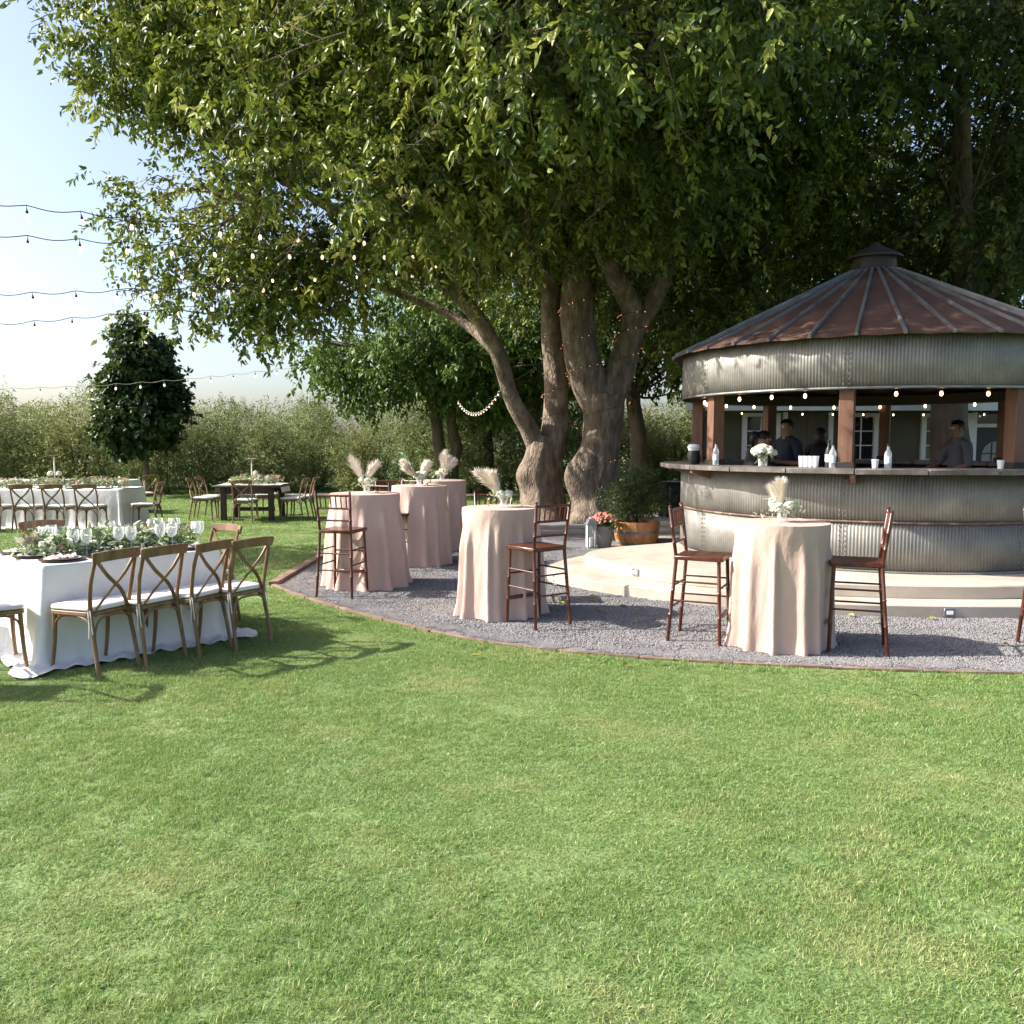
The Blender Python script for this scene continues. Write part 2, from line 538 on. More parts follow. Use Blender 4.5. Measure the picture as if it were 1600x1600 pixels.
def leaf_arrays(P, D, N, L, W, tint, fold=0.22, droop=0.12, simple=False):
    S = unit(np.cross(D, N))
    N = np.cross(S, D)
    L = L[:, None]; W = W[:, None]
    n_ = len(P)
    if simple:
        pts = np.stack([P, P + D * L * .45 + S * W * .5 + N * W * fold, P + D * L - N * L * droop, P + D * L * .45 - S * W * .5 + N * W * fold], 1)
        quads = np.array([[0, 3, 2, 1]])
    else:
        pts = np.stack([P,
                        P + D * L * .24 + S * W * .43 + N * W * fold,
                        P + D * L * .60 + S * W * .36 + N * (W * fold * .7 - L * droop * .4),
                        P + D * L - N * L * droop,
                        P + D * L * .60 - S * W * .36 + N * (W * fold * .7 - L * droop * .4),
                        P + D * L * .24 - S * W * .43 + N * W * fold], 1)
        quads = np.array([[0, 3, 2, 1], [0, 5, 4, 3]])
    k = pts.shape[1]
    F = (np.arange(n_)[:, None, None] * k + quads[None]).reshape(-1, 4)
    return pts.reshape(-1, 3), F, np.repeat(tint, len(quads))


def quad_mesh(name, V, F, tint, material):
    me = bpy.data.meshes.new(name)
    me.vertices.add(len(V))
    me.vertices.foreach_set('co', V.astype(np.float32).ravel())
    me.loops.add(F.size)
    me.loops.foreach_set('vertex_index', F.astype(np.int32).ravel())
    me.polygons.add(len(F))
    me.polygons.foreach_set('loop_start', np.arange(0, F.size, F.shape[1], dtype=np.int32))
    me.polygons.foreach_set('loop_total', np.full(len(F), F.shape[1], dtype=np.int32))
    if tint is not None:
        a = me.attributes.new('tint', 'FLOAT', 'FACE')
        a.data.foreach_set('value', np.clip(tint, 0, 1).astype(np.float32))
    me.update(calc_edges=True)
    me.validate()
    me.materials.append(MATS[material])
    return me


def sphere_dirs(n_):
    d = rng.normal(size=(n_, 3))
    return unit(d)


def lobe_sprays(lobes, per_m2, rmin=0.62, rough=0.22, fill=0.25, clump=0.0):
    """spray origins near the surface of each ellipsoid lobe: positions and outward directions"""
    C, O = [], []
    for (c, r) in lobes:
        r = np.array(r, float)
        area = 4 * math.pi * ((r[0] * r[1]) ** 1.6 / 3 + (r[0] * r[2]) ** 1.6 / 3 + (r[1] * r[2]) ** 1.6 / 3) ** (1 / 1.6)
        n_ = int(area * per_m2)
        d = sphere_dirs(n_)
        k = rng.normal(size=(5, 3)) * 3.0
        ph = rng.uniform(0, 6.28, 5)
        wob = sum(np.sin(d @ k[i] + ph[i]) for i in range(5)) / 5
        rad = rmin + (1 - rmin) * rng.random(n_) ** 0.7
        inner = rng.random(n_) < fill
        rad[inner] = rng.uniform(0.15, 0.7, inner.sum())
        pos = np.array(c) + d * r * (rad * (1 + rough * wob))[:, None]
        out = unit(d / r)
        if clump:
            nk = max(6, int(area / (clump * 4.6)))
            kd = sphere_dirs(nk)
            kc = np.array(c) + kd * r * rng.uniform(.72, 1.06, (nk, 1))
            pick = rng.integers(0, nk, n_)
            mv = (rng.random(n_) < .84) & ~inner
            off = rng.normal(0, 1, (n_, 3)) * np.array([clump, clump, clump * .62]) * .62
            pos[mv] = kc[pick[mv]] + off[mv]
            out[mv] = unit(unit(kd / r)[pick[mv]] * .6 + unit(off[mv]) * .6)
        C.append(pos); O.append(out)
    return np.concatenate(C), np.concatenate(O)


def spray_leaves(C, O, k, length, L, W, droop=0.5, leaf_droop=0.55, up=0.0, jitter=0.45, tvar=0.16, tmean=0.42, fold=0.22, simple=False, sink=0.25):
    n_ = len(C)
    T = unit(O * 0.75 + rng.normal(size=(n_, 3)) * jitter + np.array([0, 0, up - droop]))
    ln = length * rng.uniform(0.6, 1.35, n_)
    ct = rng.normal(tmean, tvar, n_) + .15 * np.sin(C[:, 0] * 1.25 + .7 + C[:, 1] * .6) * np.sin(C[:, 2] * 1.2 + C[:, 1] * .9)  # tint per spray; the wave paints large lit and shaded masses into leaf colour
    idx = np.repeat(np.arange(n_), k)
    s = np.tile((np.arange(k) + 0.5) / k, n_) + rng.uniform(-.05, .05, n_ * k)
    t = T[idx]
    side = unit(np.cross(t, rng.normal(size=(n_ * k, 3))))
    P = C[idx] + t * (s * ln[idx])[:, None] + np.array([0, 0, -1.0]) * (sink * ln[idx] * s ** 2)[:, None] + side * 0.015
    D = unit(t * 0.45 + side * 0.75 + np.array([0, 0, -leaf_droop + up]) + rng.normal(size=(n_ * k, 3)) * 0.3)
    N = unit(np.array([0, 0, 0.55]) + O[idx] * 0.5 + rng.normal(size=(n_ * k, 3)) * 0.5)
    Ls = L * rng.uniform(0.6, 1.3, n_ * k)
    tint = ct[idx] + rng.normal(0, 0.13, n_ * k)
    return leaf_arrays(P, D, N, Ls, Ls * W / L, tint, fold=fold, simple=simple)


def join_leaves(parts):
    V, F, T, b = [], [], [], 0
    for v_, f_, t_ in parts:
        V.append(v_); F.append(f_ + b); T.append(t_); b += len(v_)
    return np.concatenate(V), np.concatenate(F), np.concatenate(T)


def limb(mb, pts, rad, k=6, n_=12, wob=0.06, burls=()):
    path = curve(pts, k)
    rr = interp(rad, k)
    b = len(mb.v)
    mb.tube(path, rr, n_, caps=True)
    ph = [rnd.uniform(0, 6.28) for _ in range(6)]
    for i in range(b, len(mb.v)):
        q = Vector(mb.v[i])
        j = min((i - b) // n_, len(path) - 1)
        d = q - path[j]
        a = math.atan2(d.y, d.x)
        f_ = 1 + wob * (math.sin(3 * a + ph[0] + q.z * 1.3) + 0.7 * math.sin(5 * a + ph[1] - q.z * 2.1) + 0.6 * math.sin(q.z * 4 + ph[2] + 2 * a))
        if n_ >= 24:
            f_ += .020 * math.sin(11 * a + ph[3] + 1.8 * math.sin(q.z * 2.3 + ph[4])) + .014 * math.sin(17 * a + ph[5] - 2.2 * math.sin(q.z * 3.1)) + .012 * math.sin(q.z * 13 + 4 * a) * math.sin(7 * a + ph[1])
        for (bc, amp, sg) in burls:
            f_ += amp * math.exp(-(q - Vector(bc)).length_squared / sg ** 2)
        mb.v[i] = tuple(path[j] + d * f_)
    return path


def twigs(mb, starts, ends, r0=0.02, n_=4):
    for a, b_ in zip(starts, ends):
        a, b_ = Vector(a), Vector(b_)
        mid = (a + b_) / 2 + Vector((rnd.gauss(0, .12), rnd.gauss(0, .12), rnd.gauss(0.08, .12))) * (b_ - a).length
        mb.tube(curve([a, mid, b_], 3), interp([r0, r0 * .7, r0 * .25], 3), n_, caps=False)

# ================================================================== THE SETTING
# ---- lawn: one sheet out to the horizon
mb = MB()
NX = 60
xs = [-1500, -400, -120] + [-40 + i * 2.0 for i in range(41)] + [120, 400, 1500]
ys = [-300, -60] + [-6 + i * 2.0 for i in range(26)] + [90, 300, 2000]
for yy in ys:
    for xx in xs:
        mb.v.append((xx, yy, 0.0))
for j in range(len(ys) - 1):
    for i in range(len(xs) - 1):
        a = j * len(xs) + i
        mb.f.append((a, a + 1, a + len(xs) + 1, a + len(xs)))
tag(mb.build('lawn', 'lawn_soil'), kind='structure')

# ---- gravel yard around the bar
front = [(-2.78, 9.95), (-2.2, 9.15), (-1.2, 8.02), (-0.21, 7.12), (0.99, 6.60), (2.37, 6.30), (3.69, 6.13), (5.5, 6.05), (7.5, 6.1), (9.5, 6.4)]
fc = [(q.x, q.y) for q in curve([(x, y, 0) for x, y in front], 5)]
GRAVEL = fc + [(13.0, 9.0), (13.0, 18.0), (9, 20.2), (4.2, 20.4), (1.8, 19.8), (-0.4, 20.4), (-2.0, 19.6), (-2.74, 17.5)]
mb = MB()
mb.add([(x, y, 0.012) for x, y in GRAVEL], [tuple(range(len(GRAVEL)))])
tag(mb.build('gravel_yard', 'gravel_bed', smooth=0), kind='structure')


def inside(poly, x, y):
    x = np.asarray(x); y = np.asarray(y)
    res = np.zeros(x.shape, bool)
    j = len(poly) - 1
    for i in range(len(poly)):
        xi, yi = poly[i]; xj, yj = poly[j]
        c = ((yi > y) != (yj > y)) & (x < (xj - xi) * (y - yi) / (yj - yi + 1e-12) + xi)
        res ^= c
        j = i
    return res


# ---- concrete terrace in two tiers
LOWER = closed_curve([(2.3, 12.45), (1.3, 12.0), (0.80, 11.45), (0.46, 10.75), (0.47, 10.15), (0.73, 9.77), (1.05, 9.38), (1.67, 8.90), (2.3, 8.52), (3.06, 8.20),
                      (4.26, 8.06), (5.5, 8.12), (6.8, 8.6), (7.9, 9.7), (8.4, 11.5), (8.0, 13.3), (6.6, 14.7), (4.75, 15.1), (3.2, 14.6), (2.5, 13.4)], 6)
UPPER = closed_curve([(2.35, 12.2), (1.75, 11.78), (1.37, 11.55), (1.06, 11.2), (0.93, 10.85), (0.96, 10.6), (1.14, 10.2), (1.44, 9.65), (1.82, 9.27), (2.6, 8.78), (3.78, 8.45), (5.04, 8.43),
                      (6.4, 8.9), (7.4, 9.9), (7.85, 11.5), (7.4, 13.1), (6.3, 14.2), (4.75, 14.6), (3.4, 14.2), (2.7, 13.2)], 6)
tr = empty('terrace')
tr['kind'] = 'structure'
mb = MB().prism(LOWER, 0.0, 0.135)
mb.build('lower_step', 'concrete', tr, bevel=0.012)
mb = MB().prism(UPPER, 0.13, 0.268)
mb.build('upper_step', 'concrete', tr, bevel=0.012)

# ---- path slabs leading off behind the bar
pth = empty('path')
pth['kind'] = 'structure'
for i, (x, y, sx, sy, a) in enumerate([(2.75, 14.6, 1.5, 0.62, .02), (3.0, 15.7, 1.7, 0.7, -.03), (3.1, 16.9, 1.8, 0.7, .02), (3.2, 18.1, 1.9, 0.75, 0), (0.95, 15.6, 1.1, 0.10, .04)]):
    MB().box((x, y, 0.045), (sx, sy, 0.07), a).build('slab', 'path_stone', pth, bevel=0.008)
# pale kerb line and bare track at the foot of the hedge
mb = MB()
mb.add([(-9.0, 27.0, .006), (8, 26.6, .006), (8, 27.6, .006), (-9.0, 28.0, .006)], [(0, 1, 2, 3)])
tag(mb.build('track', 'path_stone', smooth=0), kind='structure')

# ---- wooden edging boards between lawn and gravel
edg = empty('garden_edging', label='low brown wooden edging boards curving between the lawn and the gravel', cat='edging')
pts = [(-2.74, 17.5), (-2.76, 15.0), (-2.77, 12.5)] + [(-2.78, 9.95)]
for (a, b_), wd in zip(zip(pts[:-1], pts[1:]), (.09, .10, .12)):
    MB().bar((a[0], a[1] - .01, .02), (b_[0], b_[1] + .01, .025), wd, .07).build('board', 'edging_wood', edg, bevel=.006)
seg = [(q.x, q.y) for q in curve([(x, y, 0) for x, y in front], 2)]
for i, (a, b_) in enumerate(zip(seg[:-1], seg[1:])):
    hgt = 0.034 - 0.012 * min(1, i / 5)
    MB().bar((a[0] + .004, a[1], hgt * .4), (b_[0] - .004, b_[1], hgt * .4), 0.05 if i < 5 else .04, hgt).build('board', 'edging_wood', edg, bevel=.004)

# ---- grass and stones by geometry nodes (instanced little patches)
CAM2 = 800 / 1350.0


def scatter(name, pts, rot, scl, idx, sources, kind='stuff', label=None, cat=None):
    pc = bpy.data.collections.new(name + '_pieces')
    for s_ in sources:
        pc.objects.link(s_)
    me = bpy.data.meshes.new(name)
    me.vertices.add(len(pts))
    me.vertices.foreach_set('co', np.asarray(pts, np.float32).ravel())
    for an, ty, dat, key in (('rot', 'FLOAT_VECTOR', rot, 'vector'), ('scl', 'FLOAT_VECTOR', scl, 'vector'), ('idx', 'INT', idx, 'value')):
        at = me.attributes.new(an, ty, 'POINT')
        at.data.foreach_set(key, np.asarray(dat, np.float32 if ty != 'INT' else np.int32).ravel())
    o = bpy.data.objects.new(name, me)
    COL.objects.link(o)
    tag(o, label, cat, kind=kind)
    g = bpy.data.node_groups.new(name, 'GeometryNodeTree')
    g.interface.new_socket('Geometry', in_out='INPUT', socket_type='NodeSocketGeometry')
    g.interface.new_socket('Geometry', in_out='OUTPUT', socket_type='NodeSocketGeometry')
    gi = g.nodes.new('NodeGroupInput'); go = g.nodes.new('NodeGroupOutput')
    ci = g.nodes.new('GeometryNodeCollectionInfo')
    ci.inputs['Collection'].default_value = pc
    ci.inputs['Separate Children'].default_value = True
    ci.inputs['Reset Children'].default_value = True
    ip = g.nodes.new('GeometryNodeInstanceOnPoints')
    ip.inputs['Pick Instance'].default_value = True

    def nat(nm, ty):
        q = g.nodes.new('GeometryNodeInputNamedAttribute')
        q.data_type = ty
        q.inputs['Name'].default_value = nm
        return q.outputs['Attribute']
    g.links.new(gi.outputs[0], ip.inputs['Points'])
    g.links.new(ci.outputs[0], ip.inputs['Instance'])
    g.links.new(nat('idx', 'INT'), ip.inputs['Instance Index'])
    g.links.new(nat('rot', 'FLOAT_VECTOR'), ip.inputs['Rotation'])
    g.links.new(nat('scl', 'FLOAT_VECTOR'), ip.inputs['Scale'])
    g.links.new(ip.outputs[0], go.inputs[0])
    md = o.modifiers.new('scatter', 'NODES')
    md.node_group = g
    return o


def blade_patch(i, nb, size, h, wd):
    P = np.zeros((nb, 3))
    # tufts: blades gather round random centres
    cen = rng.uniform(-size / 2, size / 2, (nb // 9, 2))
    ci = rng.integers(0, len(cen), nb)
    P[:, :2] = cen[ci] + rng.normal(0, size * .045, (nb, 2))
    lean = rng.normal(0, 0.42, (nb, 2)) + rng.normal(0, 0.30, (len(cen), 2))[ci]
    H = h * rng.uniform(0.45, 1.25, nb)
    D = unit(np.concatenate([lean, np.ones((nb, 1))], 1))
    a = rng.uniform(0, 6.283, nb)
    S = np.stack([np.cos(a), np.sin(a), np.zeros(nb)], 1)
    W = (wd * rng.uniform(.6, 1.3, nb))[:, None]
    bend = np.concatenate([lean, np.zeros((nb, 1))], 1) * (H * .55)[:, None]
    Hc = H[:, None]
    p0, p1 = P - S * W * .5, P + S * W * .5
    q = P + D * Hc * .55
    q0, q1 = q - S * W * .42, q + S * W * .42
    tip = P + D * Hc + bend - np.array([0, 0, 1]) * (np.linalg.norm(bend, axis=1, keepdims=True) * .5)
    t0, t1 = tip - S * W * .06, tip + S * W * .06
    V = np.stack([p0, p1, q1, q0, t1, t0], 1).reshape(-1, 3)
    F = (np.arange(nb)[:, None, None] * 6 + np.array([[0, 1, 2, 3], [3, 2, 4, 5]])[None]).reshape(-1, 4)
    tint = np.repeat(rng.normal(.44, .21, nb) + rng.normal(0, .07, len(cen))[ci] + (rng.random(nb) < .075) * .5, 2)
    me = quad_mesh('grass_patch', V, F, tint, 'grass_blade')
    return bpy.data.objects.new('grass_patch_%d' % i, me)


gp = [blade_patch(i, 1050, .34, .0235, .0026) for i in range(5)] + [blade_patch(i + 5, 620, .62, .036, .0068) for i in range(4)]
gx, gy, gs, gk = [], [], [], []
for (y0, y1, st, k0, k1) in ((1.9, 9.0, .19, 0, 5), (9.0, 31.0, .42, 5, 9)):
    Y = np.arange(y0, y1, st)
    for yy in Y:
        hw = (yy + 1) * CAM2 * 1.06 + 0.8
        X = np.arange(-hw, hw, st)
        gx.append(X + rng.uniform(-.5, .5, len(X)) * st)
        gy.append(np.full(len(X), yy) + rng.uniform(-.5, .5, len(X)) * st)
        gs.append(np.full(len(X), 1.0) * rng.uniform(.8, 1.2, len(X)))
        gk.append(rng.integers(k0, k1, len(X)))
gx, gy, gs, gk = map(np.concatenate, (gx, gy, gs, gk))
GR_IN = [(x + (0.12 if x < -2.6 else 0.0), y) for x, y in GRAVEL]
keep = ~inside(GRAVEL, gx, gy - .06) & ~inside(GRAVEL, gx + .12, gy) & ~inside(GRAVEL, gx, gy + .13) & ~((gy > 26.4) & (gx > -9.2) & (gx < 8))
gx, gy, gs, gk = gx[keep], gy[keep], gs[keep], gk[keep]
n_ = len(gx)
rot = np.zeros((n_, 3)); rot[:, 2] = rng.uniform(0, 6.283, n_)
hv = 0.85 + 0.38 * np.sin(gx * 1.7 + np.sin(gy * 1.3) * 2) * np.sin(gy * 2.1 + gx * .6) + rng.uniform(-.1, .1, n_)
scl = np.stack([gs, gs, np.clip(hv, .42, 1.5)], 1)
scatter('grass', np.stack([gx, gy, np.zeros(n_)], 1), rot, scl, gk, gp, label='mown green grass with dry yellow patches covering the lawn', cat='grass')
# a thin fringe of grass leaning over the edging
fr = []
for (a, b_) in zip(fc[:-1], fc[1:]):
    ln = math.hypot(b_[0] - a[0], b_[1] - a[1])
    for k in range(max(1, int(ln / .07))):
        t = rng.random()
        nx, ny = (b_[1] - a[1]) / ln, -(b_[0] - a[0]) / ln
        o_ = rng.uniform(.10, .2)
        fr.append((a[0] + (b_[0] - a[0]) * t + nx * o_, a[1] + (b_[1] - a[1]) * t + ny * o_))
for k in range(120):
    fr.append((-2.78 - rng.uniform(.14, .3), rng.uniform(10, 17.5)))
fr = np.array(fr); fr = fr[~inside(GRAVEL, fr[:, 0], fr[:, 1])]
n_ = len(fr)
fp = [blade_patch(20 + i, 160, .16, .038, .0030) for i in range(3)]
rot = np.zeros((n_, 3)); rot[:, 2] = rng.uniform(0, 6.283, n_)
scatter('grass_fringe', np.concatenate([fr, np.zeros((n_, 1))], 1), rot, np.stack([np.ones(n_), np.ones(n_), rng.uniform(.6, 1.2, n_)], 1), rng.integers(0, 3, n_), fp,
        label='longer grass fringe along the edge of the gravel', cat='grass')


def stone_patch(i, ns, size, r):
    bm = bmesh.new()
    bmesh.ops.create_icosphere(bm, subdivisions=1, radius=1)
    bv = np.array([v_.co[:] for v_ in bm.verts]); bf = np.array([[q.index for q in f_.verts] for f_ in bm.faces])
    bm.free()
    V, F = [], []
    for k in range(ns):
        s_ = r * rng.uniform(.45, 1.35) * np.array([1, rng.uniform(.6, 1), rng.uniform(.45, .8)])
        a = rng.uniform(0, 6.28); ca, sa = math.cos(a), math.sin(a)
        vv = bv * s_ * rng.uniform(.8, 1.2, (len(bv), 1))
        vv = vv @ np.array([[ca, sa, 0], [-sa, ca, 0], [0, 0, 1]])
        V.append(vv + np.array([rng.uniform(-size / 2, size / 2), rng.uniform(-size / 2, size / 2), rng.uniform(0, r * .7)]))
        F.append(bf + k * len(bv))
    me = quad_mesh('stone_patch', np.concatenate(V), np.concatenate(F), None, 'stone_chip')
    return bpy.data.objects.new('stone_patch_%d' % i, me)


sp = [stone_patch(i, 430, .32, .0078) for i in range(4)]
gx, gy = [], []
for yy in np.arange(6.0, 13.5, .24):
    X = np.arange(-3, min(8, yy * CAM2 + 1), .24)
    gx.append(X + rng.uniform(-.08, .08, len(X))); gy.append(np.full(len(X), yy) + rng.uniform(-.08, .08, len(X)))
gx, gy = np.concatenate(gx), np.concatenate(gy)
keep = inside(GRAVEL, gx, gy - .13) & inside(GRAVEL, gx - .13, gy - .09) & inside(GRAVEL, gx + .1, gy) & ~inside(UPPER, gx, gy)
gx, gy = gx[keep], gy[keep]; n_ = len(gx)
ex, ey = [], []
for (a, b_) in zip(fc[:-1], fc[1:]):
    ln = math.hypot(b_[0] - a[0], b_[1] - a[1])
    nx, ny = (b_[1] - a[1]) / ln, -(b_[0] - a[0]) / ln
    for k in range(max(2, int(ln / .05))):
        t = rng.random(); o_ = -rng.uniform(.095, .24)
        ex.append(a[0] + (b_[0] - a[0]) * t + nx * o_); ey.append(a[1] + (b_[1] - a[1]) * t + ny * o_)
for yy in np.arange(9.95, 15, .06):
    ex.append(-2.78 + rng.uniform(.13, .25)); ey.append(yy)
small = np.concatenate([np.ones(n_), np.full(len(ex), .5)])
gx, gy = np.concatenate([gx, ex]), np.concatenate([gy, ey]); n_ = len(gx)
rot = np.zeros((n_, 3)); rot[:, 2] = rng.uniform(0, 6.283, n_)
scatter('gravel', np.stack([gx, gy, np.full(n_, .014)], 1), rot, np.stack([small, small, np.ones(n_)], 1), rng.integers(0, 4, n_), sp, label='loose grey gravel chippings around the bar', cat='gravel')

# ================================================================== THE BAR (converted grain bin)
BX, BY, BZ, BR = 4.75, 11.55, 0.268, 2.44
bar = empty('grain_bin_bar', (BX, BY, BZ), 0, 'round bar made from a corrugated grain bin with a rusty conical roof', 'bar')
A0 = R(-118.0)
NS = 8


def sheet(z0, z1, rad):
    per = 0.036
    n_ = int(2 * math.pi * rad / NS / per) * 4
    mb = MB()
    rows = [z0, z0 + (z1 - z0) * .5, z1]
    for z in rows:
        for k in range(n_ + 1):
            a = 2 * math.pi / NS * k / n_
            rr = rad + 0.0042 * math.sin(2 * math.pi * k / 4) + 0.006 * math.sin(a * 7 + z * 3) * 0.4
            mb.v.append((rr * math.cos(a), rr * math.sin(a), z))
    for j in range(2):
        for k in range(n_):
            a = j * (n_ + 1) + k
            mb.f.append((a, a + 1, a + n_ + 2, a + n_ + 1))
    me = mb.mesh('wall_sheet', 'galvanised', 60)
    bm = bmesh.new(); bm.from_mesh(me)
    bmesh.ops.solidify(bm, geom=bm.faces[:], thickness=0.004)
    bm.to_mesh(me); bm.free()
    return me


for (z0, z1, rad) in ((0.0, 0.548, BR), (0.545, 1.08, BR + .006), (1.985, 2.56, BR)):
    me = sheet(z0, z1, rad)
    for k in range(NS):
        o = bpy.data.objects.new('wall_sheet', me)
        link(o, bar)
        o.rotation_euler.z = A0 + 2 * math.pi / NS * k
# hoops: base flashing, middle seam, lower rim of the upper band
for (z, rr, r_, mt) in ((0.012, BR + .012, .014, 'galvanised'), (0.547, BR + .012, .013, 'rust'), (1.988, BR + .006, .014, 'rib_metal')):
    mb = MB()
    N_ = 120
    path = [(rr * math.cos(2 * math.pi * i / N_), rr * math.sin(2 * math.pi * i / N_), z) for i in range(N_ + 1)]
    mb.tube(path, r_, 6, caps=False)
    mb.build('hoop', mt, bar)
# rows of bolts on every vertical seam
for k in range(NS):
    mb = MB()
    for da in (-.012, .012):
        for z in [0.06 + .055 * i for i in range(18)] + [2.03 + .055 * i for i in range(8)]:
            a = A0 + 2 * math.pi / NS * k + da
            mb.ball(((BR + .011) * math.cos(a), (BR + .011) * math.sin(a), z), .0085, 6, 4)
    mb.build('seam_bolts', 'rib_metal', bar, kind='stuff')
# posts and counter
for k in range(NS):
    a = A0 + 2 * math.pi / NS * k
    mb = MB().box((0, 0, 1.54), (.155, .155, 0.90))
    o = mb.build('post', 'post_wood', bar, bevel=.006, loc=(2.30 * math.cos(a), 2.30 * math.sin(a), 0))
    o.rotation_euler.z = a
    mb = MB().box((0, 0, 1.155), (.19, .19, .07))
    o2 = mb.build('post_base', 'iron_dark', bar, bevel=.004, loc=(2.30 * math.cos(a), 2.30 * math.sin(a), 0))
    o2.rotation_euler.z = a
    # triangular bracket carrying the counter
    mb = MB()
    for sgn in (-.025, .025):
        mb.v += [(2.452, sgn, 1.063), (2.70, sgn, 1.063), (2.70, sgn, 1.03), (2.452, sgn, .955)]
    b0 = len(mb.v) - 8
    mb.f += [(b0, b0 + 1, b0 + 2, b0 + 3), (b0 + 7, b0 + 6, b0 + 5, b0 + 4)] + [(b0 + i, b0 + (i + 1) % 4, b0 + 4 + (i + 1) % 4, b0 + 4 + i) for i in range(4)]
    o = mb.build('bracket', 'post_wood', bar)
    o.rotation_euler.z = a + R(2.5)
NB = 24
for k in range(NB):
    a0, a1 = A0 + R(3) + 2 * math.pi * k / NB + .002, A0 + R(3) + 2 * math.pi * (k + 1) / NB - .002
    poly = [(r_ * math.cos(a), r_ * math.sin(a)) for r_, a in ((2.12, a0), (2.735, a0), (2.735, a1), (2.12, a1))]
    MB().prism(poly, 1.066 + rnd.uniform(0, .003), 1.122 + rnd.uniform(0, .004)).build('counter_board', 'counter_wood', bar, bevel=.005)
# roof
NR_ = 34
RA0 = R(-115.8)
EZ, TZ, ER, TR = 2.545, 3.60, 2.56, 0.34


def rp(r_, a, dz=0.0):
    return (r_ * math.cos(a), r_ * math.sin(a), TZ + (EZ - TZ) * (r_ - TR) / (ER - TR) + dz)


da = math.pi / NR_
mb = MB()
nrm = .010
pa = [rp(TR, -da), rp(ER, -da), rp(ER + .02, 0, -.004), rp(ER, da), rp(TR, da)]
mb.v += pa + [(x, y, z - .012) for x, y, z in pa]
mb.f += [(0, 1, 2), (0, 2, 4), (2, 3, 4), (5, 7, 6), (5, 9, 7), (7, 9, 8), (1, 6, 7, 2), (2, 7, 8, 3), (0, 5, 6, 1), (3, 8, 9, 4)]
panel_me = mb.mesh('roof_panel', 'rust_roof', 0)
mb = MB().bar(rp(TR, 0, .014), rp(ER + .03, 0, .012), .034, .034)
mb.bar(rp(TR, 0, .034), rp(ER + .03, 0, .032), .016, .008)
rib_me = mb.mesh('roof_rib', 'rib_metal', 30)
for k in range(NR_):
    o = link(bpy.data.objects.new('roof_panel', panel_me), bar)
    o.rotation_euler.z = RA0 + da + 2 * da * k
    o = link(bpy.data.objects.new('roof_rib', rib_me), bar)
    o.rotation_euler.z = RA0 + 2 * da * k
mb = MB().lathe([(.40, 3.555), (.37, 3.60), (.27, 3.63), (.265, 3.80), (.35, 3.79), (.345, 3.815), (.20, 3.90), (.07, 3.965), (.05, 4.0), (.001, 4.005)], 28)
mb.build('roof_cap', 'iron_dark', bar)
# rafters and ring beam under the roof, bar floor
for k in range(16):
    a = A0 + 2 * math.pi * k / 16
    MB().bar((2.3 * math.cos(a), 2.3 * math.sin(a), 2.55), (.3 * math.cos(a), .3 * math.sin(a), 3.5), .05, .12).build('rafter', 'dark_wood', bar)
mb = MB().lathe([(2.20, 1.98), (2.36, 1.98), (2.36, 2.12), (2.20, 2.12), (2.20, 1.98)], 48)
mb.build('ring_beam', 'dark_wood', bar)
mb = MB().lathe([(2.36, 2.125), (1.2, 2.30), (.001, 2.42), (.001, 2.45), (1.2, 2.33), (2.36, 2.16)], 40)
mb.build('ceiling_lining', 'dark_wood', bar)
mb = MB().lathe([(2.12, .9), (2.0, .9), (1.6, .88), (1.6, .02), (1.64, .02), (1.64, .86), (2.12, .86)], 40)
mb.build('inner_worktop', 'counter_wood', bar)

# ================================================================== THE HOUSE behind the bar
hs = empty('house', (9, 19, 0), 0, 'low olive house with white window frames behind the round bar', 'house')
HX = 9.0


def hbox(nm, mt, x0, x1, y0, y1, z0, z1, par=hs, bev=0.0):
    return MB().box(((x0 + x1) / 2 - HX, (y0 + y1) / 2 - 19, (z0 + z1) / 2), (x1 - x0, y1 - y0, z1 - z0)).build(nm, mt, par, bevel=bev)


MB().prism([(3.98 - HX, 0), (16 - HX, 0), (16 - HX, 6), (5.45 - HX, 6)], 0.0, 2.495).build('wall', 'house_wall', hs)
hbox('fascia', 'white_paint', 3.62, 16.4, 17.9, 18.02, 2.32, 2.52)
hbox('soffit', 'white_paint', 3.64, 16.4, 18.02, 19.0, 2.50, 2.54)
hbox('porch_floor', 'concrete', 3.9, 16, 17.6, 19.0, 0.01, .17)
mb = MB()
mb.add([(3.6 - HX, -1.15, 2.53), (16.4 - HX, -1.15, 2.53), (16.4 - HX, 6.2, 2.53), (5.5 - HX, 6.2, 2.53), (7.4 - HX, 2.5, 3.55), (16.4 - HX, 2.5, 3.55)],
       [(0, 1, 5, 4), (1, 2, 5), (2, 3, 4, 5), (3, 0, 4), (0, 3, 2, 1)])
mb.build('roof', 'house_roof', hs, smooth=0)
